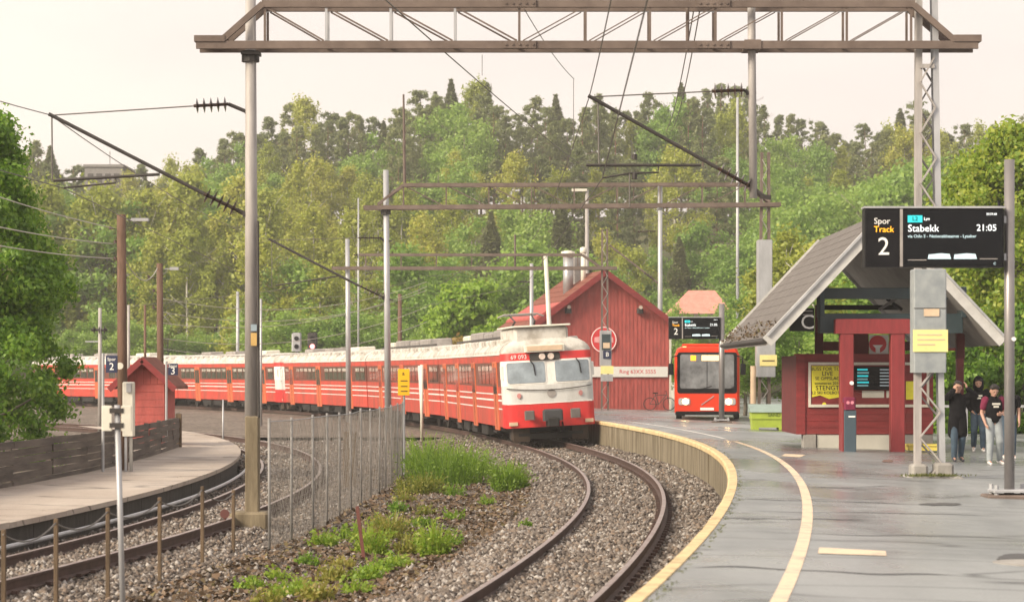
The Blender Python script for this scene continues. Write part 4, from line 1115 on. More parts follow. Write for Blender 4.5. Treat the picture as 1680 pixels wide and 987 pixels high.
def railcar(idx, s0, L, front_cab, rear_cab, label, roofgear=False, panto=False):
    a, b = track_pt(s0), track_pt(s0 + L)
    # chord sits on the two bogies
    p1, p2 = track_pt(s0 + 3.6), track_pt(s0 + L - 3.6)
    d = (p2 - p1).normalized(); o = p1 - d * 3.6 + Vector((d.y, -d.x, 0)) * .16       # leaning body swings outward
    g = thing('railcar', label, 'train', (o.x, o.y, .04), math.atan2(-d.x, d.y), 'coaches of the red train')
    g.rotation_euler[1] = R(-3.0)                       # the curve's cant
    LO = True
    yf = 1.25 if front_cab else 0.
    yr = L - (1.25 if rear_cab else 0.)
    part('lower_body', MB().prism([(-HW, .62), (HW, .62), (HW, 2.0), (-HW, 2.0)], 'y', yf, yr), mat['trainside'], g, LO)
    part('window_band', MB().prism([(-HW + .012, 2.002), (HW - .012, 2.002), (HW - .012, 2.83), (-HW + .012, 2.83)], 'y', yf + .01, yr - .01), mat['trainband'], g, LO)
    part('upper_band', MB().prism([(-HW, 2.832), (HW, 2.832), (HW, 3.10), (-HW, 3.10)], 'y', yf, yr), mat['trainside'], g, LO)
    rf = part('roof', MB().prism([(x, z + .022) for x, z in ROOFP], 'y', yf, yr), mat['trainroof'], g, LO)
    for k in range(int((yr - yf - 1) / 1.15)):
        y = yf + .7 + k * 1.15
        for sx in (-1, 1): part('roof_vent', MB().bbox(sx * 1.18 - .16, sx * 1.18 + .16, y, y + .42, 3.42, 3.62, .04), mat['trainroof'], rf, LO)
    for sx in (-1, 1):
        part('gutter', MB().box(*sorted((sx * (HW - .02), sx * (HW + .03))), yf, yr, 3.085, 3.125), mat['trainwhite'], rf, LO)
    if front_cab: cab(g, 0., 1)
    else: part('gangway', MB().bbox(-.75, .75, -.34, 0, .8, 3.1, .04), mat['black'], g, LO)
    if rear_cab: cab(g, L, -1)
    # doors and windows, left (visible) side and right side
    doors = [3.6, 12.0, 20.2] if not front_cab else [2.3, 9.4, 15.6, 21.0]
    doors = [3.2, 10.6, 18.4] if idx in (1, 3) else doors
    for sx in (-1, 1):
        X0 = sx * HW
        bx = lambda o0, o1: sorted((sx * (HW + o0), sx * (HW + o1)))
        for y in doors:
            dr = part('door', MB().bbox(*bx(-.03, .022), y, y + 1.25, .50, 2.86, .012), mat['trainorange'], g, LO)
            for q in (0, 1):
                part('door_pane', MB().box(*bx(.022, .030), y + .12 + q * .56, y + .56 + q * .56, 1.75, 2.66), mat['glass'], dr, LO)
            part('door_seam', MB().box(*bx(.022, .032), y + .615, y + .635, .55, 2.8), mat['trainband'], dr, LO)
            part('step_plate', MB().box(*bx(.0, .10), y + .1, y + 1.15, .42, .47), mat['trainunder'], dr, LO)
        y = yf + .35
        if sx > 0 and idx > 1: continue
        while y < yr - 1.2:
            if any(dd - 1.15 < y < dd + 1.3 for dd in doors): y += .1; continue
            w = 1.02
            wn = part('window', MB().box(*bx(-.02, .006), y, y + w, 2.08, 2.76), mat['glass'], g, LO)
            part('vent_pane', MB().box(*bx(.006, .012), y + .05, y + w - .05, 2.55, 2.72), mat['vent'], wn, LO)
            part('window_bar', MB().box(*bx(.006, .016), y, y + w, 2.515, 2.545), mat['trainband'], wn, LO)
            y += 1.2
        segs = [yf + .02] + [v for dd in doors for v in (dd - .02, dd + 1.27)] + [yr - .02]
        for z0, z1 in ((1.72, 1.76), (1.50, 1.56), (1.22, 1.26)):
            mb = MB()
            for a_, b_ in zip(segs[::2], segs[1::2]):
                if b_ - a_ > .1: mb.box(*bx(-.01, .005), a_, b_, z0, z1)
            part('white_stripe', mb, mat['trainwhite'], g, LO)
        if idx == 1 and sx < 0:
            part('cab_door', MB().bbox(*bx(-.02, .03), yf + 5.2, yf + 5.75, .62, 2.8, .012), mat['trainwhite'], g, LO)
    # underframe and bogies
    part('underframe', MB().box(-1.2, 1.2, .9, L - .9, .42, .618), mat['trainunder'], g, LO)
    for k, y in enumerate((7.2, 10.6, 13.8, 16.4)):
        part('equipment_box', MB().bbox(-1.4, 1.4, y, y + 1.9, .22, .60, .04), mat['trainunder'], g, LO)
    for y in (3.6, L - 3.6):
        bo = part('bogie', MB().bbox(-1.12, -.92, y - 1.7, y + 1.7, .38, .72, .04).bbox(.92, 1.12, y - 1.7, y + 1.7, .38, .72, .04).box(-.95, .95, y - .25, y + .25, .35, .6), mat['trainunder'], g, LO)
        for dy in (-1.25, 1.25):
            for sx in (-1, 1):
                part('wheel', MB().tube([(sx * .69, y + dy, .44), (sx * .83, y + dy, .44)], .44, 20), mat['darksteel'], bo, LO)
            part('axle', MB().tube([(-.7, y + dy, .44), (.7, y + dy, .44)], .08, 8), mat['darksteel'], bo, LO)
    if roofgear:
        for y, l, h, m in ((8.2, 3.0, .34, 'trainroofbox'), (12.0, 2.4, .28, 'trainroofbox'), (15.2, 4.2, .36, 'trainroofbox'), (20.4, 2.2, .30, 'offwhite')):
            part('roof_equipment', MB().bbox(-.55, .55, y, y + l, 3.6, 3.68 + h, .05), mat[m], g, LO)
        part('roof_conduit', MB().tube([(-.75, 5, 3.72), (-.75, 23, 3.72)], .05, 6), mat['darksteel'], g, LO)
    if idx == 0:
        part('roof_hood', MB().bbox(-1.05, .78, .42, 4.6, 3.3, 3.98, .08), mat['trainroof'], g, LO)
        part('hood_lid', MB().bbox(-1.14, .86, .3, 4.8, 3.985, 4.04, .02), mat['offwhite'], g, LO)
        text_mesh('69 093', .20, mat['white'], g, (-.98, -.0 + F(-.98, 2.97) - .02, 2.98), local=True, rz=R(-5))
    elif idx > 1:
        for y in (6., 13., 19.):
            part('roof_equipment', MB().bbox(-.5, .5, y, y + 2.2, 3.6, 3.86, .05), mat['offwhite' if y < 10 else 'trainroofbox'], g, LO)
    if panto:
        y = 6.6 if idx == 0 else 12
        pt = part('pantograph', MB().bbox(-.6, .6, y - .7, y + .9, 3.72, 3.86, .04), mat['darksteel'], g, LO)
        mb = MB()
        for sx in (-.45, .45):
            mb.tube([(sx, y + .8, 3.86), (sx * .8, y - .9, 4.25)], .035, 6).tube([(sx * .8, y - .9, 4.25), (sx * .9, y + .3, 4.5)], .03, 6)
        part('pantograph_arm', mb, mat['darksteel'], pt, LO)
        part('pantograph_head', MB().tube([(-.85, y + .3, 4.44), (-.6, y + .3, 4.54), (.6, y + .3, 4.54), (.85, y + .3, 4.44)], .035, 6).tube([(-.6, y + .5, 4.5), (.6, y + .5, 4.5)], .03, 6), mat['trainroofbox'], pt, LO)
    return g
CARL = 24.3
sF = float(np.interp(82.2, Y2, S2))
labs = ['leading red coach with white-framed cab windows coming round the curve', 'second red coach, right behind the leading cab coach', 'third red coach of the train, behind the chain-link fence',
        'fourth red coach of the train, seen right of the red hut', 'fifth red coach, partly hidden behind the hut and left tree']
for i in range(5):
    railcar(i, sF + i * (CARL + .5), CARL, i in (0, 3), i in (2,), labs[i], i in (0, 1), i in (0,))

# ------------------------------------------------------------------ bus
gp = pg(1160, 689)
sB = gp.y / FPX
BX, BY, BZ = gp.x, gp.y, gp.z
bus = thing('bus', 'red bus with lit headlights parked beside the red goods shed', 'bus', (BX, BY, BZ), -math.atan2(BX, BY) * 1.12)
bw = 1.24; bh = 2.84
LO = True
def bprof(inset=0.): return [(-bw + inset, .28), (bw - inset, .28), (bw - inset, 2.45), (bw - .10 - inset, 2.72), (bw - .35 - inset, bh - inset), (-bw + .35 + inset, bh - inset), (-bw + .10 + inset, 2.72), (-bw + inset, 2.45)]
part('body', MB().prism(bprof(), 'y', .25, 11.8), mat['busred'], bus, LO)
nose = MB(); 
for y, ins in ((.25, 0), (.06, .03), (0, .10)):
    nose.v += [(x, y, z) for x, z in bprof(ins)]
for k in range(2):
    for i in range(8): j = (i + 1) % 8; nose.f.append((k * 8 + i, k * 8 + j, k * 8 + 8 + j, k * 8 + 8 + i)); nose.mi.append(0)
nose.f.append(tuple(range(16, 24))); nose.mi.append(0)
part('front_panel', nose, mat['busred'], bus, LO)
part('front_mask', MB().prism([(x, z) for x, z in rrect(-1.13, 1.13, 1.02, 2.58, .10)], 'y', -.015, .02), mat['black'], bus, LO)
ws = part('windscreen', MB().prism([(x, z) for x, z in rrect(-1.02, 1.02, 1.20, 2.50, .08)], 'y', -.035, -.014), mat['busglass'], bus, LO)
part('screen_divider', MB().box(-.01, .01, -.042, -.034, 1.2, 2.5), mat['black'], ws, LO)
for x in (-.5, .55):
    part('wiper', MB().tube([(x, -.06, 1.16), (x + .35, -.055, 1.2), (x + .85 * (.6 if x > 0 else .8), -.05, 1.3)], .015, 5), mat['black'], ws, LO)
ds_ = part('destination_display', MB().box(-.20, .55, -.044, -.036, 2.26, 2.46), mat['amberdisplay'], ws, LO)
part('route_number', MB().box(-.62, -.42, -.044, -.036, 2.26, 2.46), mat['lit_orange'], ws, LO)
for x in (-.86, .86):
    hl = part('headlight', MB().prism(rrect(x - .22, x + .22, .58, .84, .07), 'y', -.03, .03), mat['galv'], bus, LO)
    part('headlight_bulb', MB().disc((x + (.04 if x < 0 else -.04), -.03, .71), .11, (0, -1, 0), .015, 12), mat['buslight'], hl, LO)
part('badge_bar', MB().beam((-.22, -.01, .58), (.26, -.01, .92), .03, .035, up=(0, 1, 0)), mat['galv'], bus, LO)
part('number_plate', MB().box(-.26, .26, -.03, .01, .38, .48), mat['white'], bus, LO)
part('bumper', MB().bbox(-1.2, 1.2, -.03, .3, .20, .34, .03), mat['black'], bus, LO)
part('roof_lip', MB().bbox(-.95, .95, .05, 1.2, bh - .02, bh + .06, .03), mat['busred'], bus, LO)
for x in (-1, 1):
    mr = part('mirror_arm', MB().tube([(x * 1.1, .0, 2.45), (x * 1.32, -.25, 2.4), (x * 1.36, -.25, 2.1)], .025, 6), mat['black'], bus, LO)
    part('mirror', MB().bbox(x * 1.36 - .10, x * 1.36 + .10, -.32, -.18, 1.72, 2.15, .03), mat['black'], mr, LO)
    part('marker_lamp', MB().box(x * .85 - .07, x * .85 + .07, .03, .1, 2.76, 2.80), mat['amberdisplay'], bus, LO)
    for y in (2.4, 8.6):
        part('wheel', MB().tube([(x * 1.0, y, .48), (x * 1.22, y, .48)], .48, 20), mat['tyre'], bus, LO)
    part('side_windows', MB().box(*sorted((x * 1.235, x * 1.25)), .9, 11.2, 1.25, 2.3), mat['busglass'], bus, LO)

# ------------------------------------------------------------------ red goods shed
D5 = 130.0
yaw = R(10)
so = P(990, 690, D5); sz = .30
shed = thing('goods_shed', 'large red wooden goods shed with brown tiled gable roof behind the train', 'building', (so.x, D5, sz), yaw)
W5 = 3.62; EV = P(0, 528, D5).z - sz; AP = P(0, 446, D5).z - sz; L5 = 9.5
part('wall', MB().prism([(-W5, -.3), (W5, -.3), (W5, EV + .25), (0, AP - .15), (-W5, EV + .25)], 'y', 0, L5), mat['redwood'], shed, LO)
mb = MB()
nb = 34
for k in range(nb):
    x = -W5 + (k + .5) * 2 * W5 / nb
    zt = AP - .2 - abs(x) / W5 * (AP - EV - .35)
    mb.box(x - .04, x + .04, -.018, -.003, -.3, zt)
p = part('cladding_battens', mb, mat['redwood'], shed, LO); p['kind'] = 'stuff'
part('sill_board', MB().box(-W5 - .02, W5 + .02, -.06, -.002, 2.0, 2.08), mat['redwood2'], shed, LO)
for sx in (-1, 1):
    x0, z0 = 0, AP + .10; x1, z1 = sx * (W5 + .45), EV - .22
    part('roof_slope', MB().add([(x0, -.55, z0), (x1, -.55, z1), (x1, L5 + .5, z1), (x0, L5 + .5, z0), (x0, -.55, z0 - .16), (x1, -.55, z1 - .16), (x1, L5 + .5, z1 - .16), (x0, L5 + .5, z0 - .16)],
                                [(0, 1, 2, 3), (7, 6, 5, 4), (0, 4, 5, 1), (1, 5, 6, 2), (2, 6, 7, 3)]), mat['rooftile2'], shed, LO)
    part('bargeboard', MB().beam((0, -.58, AP - .03), (x1, -.58, z1 - .14), .05, .30), mat['redwood2'], shed, LO)
    mbt = MB()
    nr = 9
    for q in range(1, nr):
        t = q / nr
        mbt.beam((x1 * t, -.5, z0 + (z1 - z0) * t + .012), (x1 * t, L5 + .45, z0 + (z1 - z0) * t + .012), .03, .025)
    tc_ = part('tile_courses', mbt, mat['rooftile2'], shed, LO); tc_['kind'] = 'stuff'
    lam = part('wall_lamp', MB().bbox(sx * 1.95 - .16, sx * 1.95 + .16, -.35, -.04, P(0, 514, D5).z - sz, P(0, 505, D5).z - sz, .05), mat['darksteel'], shed, LO)
    part('lamp_glass', MB().disc((sx * 1.95, -.36, P(0, 504, D5).z - sz), .10, (0, -1, 0), .06, 10), mat['lamp'], lam, LO)
part('corner_board', MB().box(W5 - .02, W5 + .08, -.08, .12, -.3, EV + .1), mat['offwhite'], shed, LO)
bn = part('white_banner', MB().box(-1.2, W5 - .12, -.10, -.066, P(0, 618, D5).z - sz, P(0, 601, D5).z - sz), mat['whitepaint'], shed, LO)
text_mesh('Ring 63XX 5555', .30, mat['redprint'], bn, (1.85, -.105, P(0, 609.5, D5).z - sz), local=True)
text_mesh('8', .36, mat['redprint'], bn, (-.95, -.105, P(0, 609.5, D5).z - sz), local=True)
lz = P(0, 557, D5).z - sz
lg = part('round_logo', MB().disc((0, -.066, lz), .72, (0, -1, 0), .03, 32), mat['redprint'], shed, LO)
ring = MB(); n = 36
for k in range(n):
    t = 2 * math.pi * k / n
    for rr_ in (.645, .69): ring.v.append((rr_ * math.cos(t), -.101, lz + rr_ * math.sin(t)))
for k in range(n): j = (k + 1) % n; ring.f.append((2 * k, 2 * k + 1, 2 * j + 1, 2 * j)); ring.mi.append(0)
part('logo_ring', ring, mat['white'], lg, LO)
for sx in (-1, 1):
    part('logo_figure', MB().prism([(sx * .15, lz - .18), (sx * .52, lz - .14), (sx * .50, lz + .12), (sx * .22, lz + .18)], 'y', -.106, -.098), M('logo_pink', (.72, .35, .36), .5), lg, LO)
# chimneys on the roof
for px, y0_, y1_, r_, m_, lab in ((932, 422, 478, .28, 'chimney', 'round zinc flue'), (957, 416, 446, .14, 'offwhite', 'thin pale vent pipe')):
    b0 = P(px, y1_, D5 + 2.5); t0 = P(px, y0_, D5 + 2.5)
    cc = math.cos(-yaw); ss = math.sin(-yaw)
    rel = Vector((b0.x - so.x, 2.5, 0)); lx = rel.x * cc - rel.y * ss; ly = rel.x * ss + rel.y * cc
    z_r = AP + .10 - abs(lx) / (W5 + .45) * (AP + .32 - EV)
    ch = part('flue', MB().tube([(lx, ly, z_r - .4), (lx, ly, t0.z - sz)], r_, 12), mat[m_], shed, LO, True)
    part('flue_cowl', MB().tube([(lx, ly, t0.z - sz), (lx, ly, t0.z - sz + .06), (lx, ly, t0.z - sz + .30), (lx, ly, t0.z - sz + .36)], [r_, r_ * 1.35, r_ * 1.35, r_ * .6], 12), mat['offwhite'], ch, LO, True)
part('brick_chimney', MB().bbox(-.85, -.25, 3.6, 4.3, AP - .6, AP + .95, .03), mat['brickgrey'], shed, LO)
# bicycle parked against the shed
bp = P(1082, 0, 127.5); bzz = P(0, 689, 127.5).z
bzz = max(float(plat_z(bp.x, 127.5)), .3)
bk = thing('bicycle', 'dark bicycle leaning by the corner of the red goods shed', 'bicycle', (bp.x, 127.5, bzz))
for dx in (-.5, .5):
    w_ = MB(); c = Vector((dx, 0, .34)); pts = [c + Vector((.32 * math.cos(t), 0, .32 * math.sin(t))) for t in np.linspace(0, 6.283, 19)]
    w_.tube(pts, .022, 5, False)
    part('wheel', w_, mat['tyre'], bk, LO)
mb = MB()
for a_, b_ in (((-.5, .34), (-.22, .8)), ((-.22, .8), (.36, .82)), ((.36, .82), (-.05, .32)), ((-.05, .32), (-.22, .88)), ((.36, .95), (.5, .34)), ((-.5, .34), (-.05, .32))):
    mb.tube([(a_[0], 0, a_[1]), (b_[0], 0, b_[1])], .02, 6)
part('frame', mb, mat['darksteel'], bk, LO)
part('handlebar', MB().tube([(.3, -.25, 1.0), (.38, 0, .98), (.3, .25, 1.0)], .018, 6), mat['black'], bk, LO)
part('saddle', MB().bbox(-.36, -.08, -.08, .08, .88, .94, .02), mat['black'], bk, LO)
# ------------------------------------------------------------------ platform shelter
DS = 55.0
def PS(px, py, d=DS): return P(px, py, d)
zp = float(plat_z(PS(1430, 0).x, DS))
sh = thing('platform_shelter', 'red platform shelter with dark beams under a steep brown-grey tiled roof', 'shelter', (PS(1440, 0).x, DS, zp))
dF, dR = 54.4, 65.5
le, re_, ap = PS(1258, 558, dF), PS(1646, 549, dF), PS(1452, 347, dF)
zeave = (le.z + re_.z) / 2
for sx, e in ((-1, le), (1, re_)):
    v = [(ap.x, dF, ap.z), (e.x, dF, zeave), (e.x, dR, zeave), (ap.x, dR, ap.z)]
    th = .12
    part('roof_slope', MB().add(v + [(x, y, z - th) for x, y, z in v], [(0, 1, 2, 3), (0, 4, 5, 1), (1, 5, 6, 2), (2, 6, 7, 3)]), mat['rooftile'], sh)
    part('soffit', MB().add([(x, y, z - th - .004) for x, y, z in v] + [(x, y, z - th - .05) for x, y, z in v], [(4, 5, 6, 7), (0, 4, 5, 1), (1, 5, 6, 2), (2, 6, 7, 3)]), mat['soffit'], sh)
    part('bargeboard', MB().beam((ap.x, dF - .03, ap.z - .10), (e.x, dF - .03, zeave - .10), .05, .26), mat['barge'], sh)
    part('bargeboard', MB().beam((ap.x, dR + .03, ap.z - .10), (e.x, dR + .03, zeave - .10), .05, .26), mat['barge'], sh)
    part('rake_trim', MB().beam((ap.x, dF - .06, ap.z + .04), (e.x, dF - .06, zeave + .04), .12, .05), mat['galv'], sh)
    # tile courses
    n_c = 13; sl = Vector((e.x - ap.x, 0, zeave - ap.z))
    for q in range(n_c):
        t0, t1 = q / n_c, (q + 1.06) / n_c
        a_ = Vector((ap.x, 0, ap.z)) + sl * t0; b_ = Vector((ap.x, 0, ap.z)) + sl * min(t1, 1.02)
        nrm = Vector((-sl.z, 0, sl.x)).normalized(); nrm = nrm if nrm.z > 0 else -nrm
        o0, o1 = nrm * .006, nrm * .013
        part('tile_course', MB().add([(a_.x + o0.x, dF + .02, a_.z + o0.z), (b_.x + o1.x, dF + .02, b_.z + o1.z), (b_.x + o1.x, dR - .02, b_.z + o1.z), (a_.x + o0.x, dR - .02, a_.z + o0.z),
                                      (b_.x + nrm.x * .004, dF + .02, b_.z + nrm.z * .004), (b_.x + nrm.x * .004, dR - .02, b_.z + nrm.z * .004)], [(0, 1, 2, 3), (1, 4, 5, 2)]), mat['rooftile'], sh)
    part('gutter', MB().tube([(e.x + sx * .05, dF, zeave - .07), (e.x + sx * .05, dR, zeave - .07)], .05, 8), mat['darksteel'], sh)
# moss and leaf litter along the left eave
r_ = np.random.RandomState(5)
N = 260
t = r_.rand(N) ** 2 * .13; yy = dF + r_.rand(N) * (dR - dF)
cx = le.x - .05 + t * (ap.x - le.x); czz = zeave + .02 + t * (ap.z - zeave) + r_.rand(N) * .09
qv = (r_.rand(N, 4, 3) - .5) * .09 + np.stack([cx, yy, czz], -1)[:, None, :]
mo = bpy.data.objects.new('roof_moss', None)
me = npmesh('roof_moss', qv.reshape(-1, 3) - np.array(sh.location), np.arange(N * 4).reshape(N, 4), mat['moss'])
bpy.data.objects.remove(mo)
o = link(bpy.data.objects.new('roof_moss', me)); o.parent = sh; o['kind'] = 'stuff'
# timber frame
def sbox(name, x0, x1, y0, y1, d0, d1, m, parent=None, bev=.012):
    """box whose front face shows between the given pixel columns and rows at depth d0"""
    return part(name, MB().bbox(PS(x0, 0, d0).x, PS(x1, 0, d0).x, d0, d1, PS(0, y1, d0).z, PS(0, y0, d0).z, bev), mat[m], parent or sh)
sbox('tie_beam', 1345, 1580, 472, 490, 55.6, 55.85, 'teal')
sbox('tie_beam', 1345, 1580, 514, 546, 55.4, 55.8, 'teal')
sbox('tie_beam', 1345, 1580, 500, 508, 63.0, 63.2, 'black')
sbox('king_stub', 1345, 1353, 470, 520, 55.3, 55.9, 'teal')
sbox('king_stub', 1578, 1586, 470, 520, 55.3, 55.9, 'teal')
for px in (1338, 1570):
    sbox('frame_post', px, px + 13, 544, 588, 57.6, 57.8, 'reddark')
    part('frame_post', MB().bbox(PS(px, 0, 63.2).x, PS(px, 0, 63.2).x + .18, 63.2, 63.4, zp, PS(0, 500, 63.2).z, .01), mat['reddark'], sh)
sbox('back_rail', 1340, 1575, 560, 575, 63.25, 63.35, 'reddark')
part('purlin', MB().beam((PS(1385, 0).x, dF + .1, PS(0, 425, dF).z), (PS(1385, 0).x, dR, PS(0, 425, dF).z), .1, .14), mat['black'], sh)
part('purlin', MB().beam((PS(1525, 0).x, dF + .1, PS(0, 425, dF).z), (PS(1525, 0).x, dR, PS(0, 425, dF).z), .1, .14), mat['black'], sh)
part('roof_strut', MB().beam(PS(1442, 508, 57), PS(1470, 490, 57), .07, .07), mat['brickgrey'], sh)
part('roof_strut', MB().beam(PS(1480, 508, 58), PS(1455, 490, 58), .07, .07), mat['black'], sh)
# hanging letter sign
cs = sbox('letter_sign', 1296, 1336, 505, 543, 55.0, 55.12, 'black')
text_mesh('C', .46, mat['white'], cs, (PS(1325, 0, 55).x, 54.994, PS(0, 529, 55).z))
for q, yy in enumerate((510, 516)): part('printed_line', MB().box(PS(1317, 0).x, PS(1333, 0).x, 54.99, 54.999, PS(0, yy + .8).z, PS(0, yy - .8).z), mat['trainroofbox'], cs)
# red portal in front
zb0 = zp - .02
for a_, b_ in ((1379, 1401), (1462, 1485)):
    part('portal_post', MB().bbox(PS(a_, 0, 54.8).x, PS(b_, 0, 54.8).x, 54.8, 55.1, zb0, PS(0, 546, 54.8).z, .015), mat['redpost'], sh)
sbox('portal_lintel', 1371, 1500, 523, 547, 54.78, 55.12, 'redpost')
# booth: boarded front, left return wall, plinth
d0 = 56.4
wl_ = part('booth_wall', MB().box(PS(1311, 0, d0).x, PS(1531, 0, d0).x, d0 + .03, d0 + .12, PS(0, 712, d0).z, PS(0, 583, d0).z), mat['reddark'], sh)
zlo, zhi = PS(0, 712, d0).z, PS(0, 583, d0).z
nP = 12
for k in range(nP):
    z0 = zlo + (zhi - zlo) * k / nP
    part('plank', MB().box(PS(1311, 0, d0).x, PS(1531, 0, d0).x, d0 + rnd.uniform(-.006, .004), d0 + .028, z0 + .006, z0 + (zhi - zlo) / nP), mat['redwood2'], wl_)
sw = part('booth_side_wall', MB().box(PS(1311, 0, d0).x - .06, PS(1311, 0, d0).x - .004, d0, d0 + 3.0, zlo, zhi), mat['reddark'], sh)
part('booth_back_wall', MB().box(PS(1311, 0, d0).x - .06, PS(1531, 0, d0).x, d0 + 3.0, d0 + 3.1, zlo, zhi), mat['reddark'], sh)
part('wall_cap', MB().box(PS(1309, 0, d0).x - .08, PS(1533, 0, d0).x, d0 - .03, d0 + .16, zhi, zhi + .04), mat['redwood2'], sh)
part('corner_board', MB().box(PS(1311, 0, d0).x - .07, PS(1321, 0, d0).x, d0 - .03, d0 - .008, zlo, zhi), mat['redwood2'], sh)
part('plinth', MB().bbox(PS(1340, 0, d0).x, PS(1482, 0, d0).x, d0 + .02, d0 + .4, zp - .1, zlo - .004, .01), mat['render_wall'], sh)
part('plinth', MB().bbox(PS(1318, 0, d0).x, PS(1339, 0, d0).x, d0 - .02, d0 + .4, zp - .1, zlo - .004, .01), mat['concrete'], sh)
part('plinth', MB().bbox(PS(1484, 0, d0).x, PS(1531, 0, d0).x, d0 + .02, d0 + .4, zp - .1, zlo - .004, .01), mat['concrete'], sh)
# notice case with a white frame
fy_ = d0 - .05
nc = part('notice_case', MB().box(PS(1330, 0, d0).x, PS(1522, 0, d0).x, d0 - .03, d0 - .009, PS(0, 664, d0).z, PS(0, 598, d0).z), mat['redwood2'], sh)
for (x0, x1, y0_, y1_) in ((1326, 1524, 594, 598.5), (1326, 1524, 663, 667.5), (1326, 1330, 598.5, 663), (1520, 1524, 598.5, 663)):
    part('case_frame', MB().box(PS(x0, 0, d0).x, PS(x1, 0, d0).x, fy_, d0 - .004, PS(0, y1_, d0).z, PS(0, y0_, d0).z), mat['offwhite'], nc)
po = part('yellow_poster', MB().prism([(PS(x, 0, d0).x, PS(0, y, d0).z) for x, y in ((1332, 651), (1345, 648), (1360, 654), (1378, 651), (1384, 646), (1384, 600), (1331, 600))], 'y', d0 - .045, d0 - .032), mat['poster'], sh)
for q, (t_, s_) in enumerate((('BUSS FOR TOG', .115), ('LIVE', .14), ('SE OPPSLAG', .105), ('sommeren 2016', .09), ('STENGT', .15), ('L2 SKI KOLBOTN', .095))):
    text_mesh(t_, s_, mat['ink'], po, (PS(1357, 0, d0).x, d0 - .05, PS(0, 605 + q * 7.8, d0).z))
part('yellow_poster', MB().box(PS(1486, 0, d0).x, PS(1500, 0, d0).x, d0 - .045, d0 - .032, PS(0, 655, d0).z, PS(0, 625, d0).z), mat['poster'], sh)
part('yellow_scrap', MB().disc((PS(1352, 0, d0).x, d0 - .03, PS(0, 663, d0).z), .05, (0, -1, 0), .012, 8), mat['poster'], sh)
# info screen and papers
sc1 = part('info_screen', MB().bbox(PS(1400, 0, d0).x, PS(1466, 0, d0).x, d0 - .14, d0 - .035, PS(0, 639, d0).z, PS(0, 601, d0).z, .015), mat['black'], sh)
for q in range(6):
    yy = 606 + q * 5.2
    part('screen_row', MB().box(PS(1405, 0, d0).x, PS(1422 + (q * 5) % 3, 0, d0).x, d0 - .145, d0 - .141, PS(0, yy + 1.3, d0).z, PS(0, yy - 1.3, d0).z), mat['lit_teal'] if q % 2 == 0 else M('dim_teal', (.10, .22, .23), .5, 0, 0, 1, emit=.5), sc1)
    part('screen_row', MB().box(PS(1442, 0, d0).x, PS(1460 - (q * 7) % 4, 0, d0).x, d0 - .145, d0 - .141, PS(0, yy + .8, d0).z, PS(0, yy - .8, d0).z), M('dim_white', (.22, .26, .28), .5, 0, 0, 1, emit=.5), sc1)
for x0, x1 in ((1414, 1450), (1454, 1467)):
    part('paper_notice', MB().box(PS(x0, 0, d0).x, PS(x1, 0, d0).x, d0 - .043, d0 - .031, PS(0, 652, d0).z, PS(0, 640.5, d0).z), mat['offwhite'], sh)
# round-arrow poster behind the portal opening
pb = part('red_white_poster', MB().box(PS(1428, 0, d0).x, PS(1460, 0, d0).x, d0 + .2, d0 + .22, PS(0, 582, d0).z, PS(0, 549, d0).z), mat['whitepaint'], sh)
cxp, czp = PS(1442, 0, d0).x, PS(0, 564, d0).z
part('red_emblem', MB().disc((cxp, d0 + .19, czp), .20, (0, -1, 0), .008, 24), mat['redprint'], pb)
part('white_figure', MB().prism([(cxp - .12, czp - .02), (cxp + .12, czp - .02), (cxp + .05, czp - .10), (cxp + .05, czp - .2), (cxp - .05, czp - .2), (cxp - .05, czp - .10)], 'y', d0 + .176, d0 + .181), mat['white'], pb)
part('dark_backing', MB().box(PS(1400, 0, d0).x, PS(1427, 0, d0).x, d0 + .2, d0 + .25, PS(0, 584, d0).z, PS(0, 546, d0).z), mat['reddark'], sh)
part('sensor_knob', MB().disc((PS(1397, 0, 54.8).x, 54.8, PS(0, 628, 54.8).z), .045, (0, -1, 0), .06, 10), mat['white'], sh)

# ticket validator
vb = PS(1394, 0, 54.0)
g = thing('ticket_validator', 'slim dark blue ticket validator with purple-red top before the shelter post', 'ticket machine', (vb.x, 54.0, zp))
part('cabinet', MB().bbox(PS(1384, 0, 54).x, PS(1404, 0, 54).x, 53.9, 54.2, zp, PS(0, 672, 54).z, .015), M('slate_blue', (.055, .085, .11), .45, 0, .1, 2), g)
tp = part('reader_head', MB().bbox(PS(1384, 0, 54).x, PS(1403, 0, 54).x, 53.88, 54.2, PS(0, 671.5, 54).z, PS(0, 651, 54).z, .03), mat['maroon'], g)
for x in (1390, 1397): part('reader_disc', MB().disc((PS(x, 0, 54).x, 53.88, PS(0, 660, 54).z), .038, (0, -1, 0), .01, 12), M('pink_disc', (.60, .22, .28), .5), tp)
part('printed_line', MB().box(PS(1391, 0, 54).x, PS(1402, 0, 54).x, 53.89, 53.899, PS(0, 684, 54).z, PS(0, 681.5, 54).z), mat['white'], g)
part('side_cheek', MB().bbox(PS(1381, 0, 54).x, PS(1384, 0, 54).x, 53.92, 54.2, zp, PS(0, 660, 54).z, .005), mat['redpost'], g)

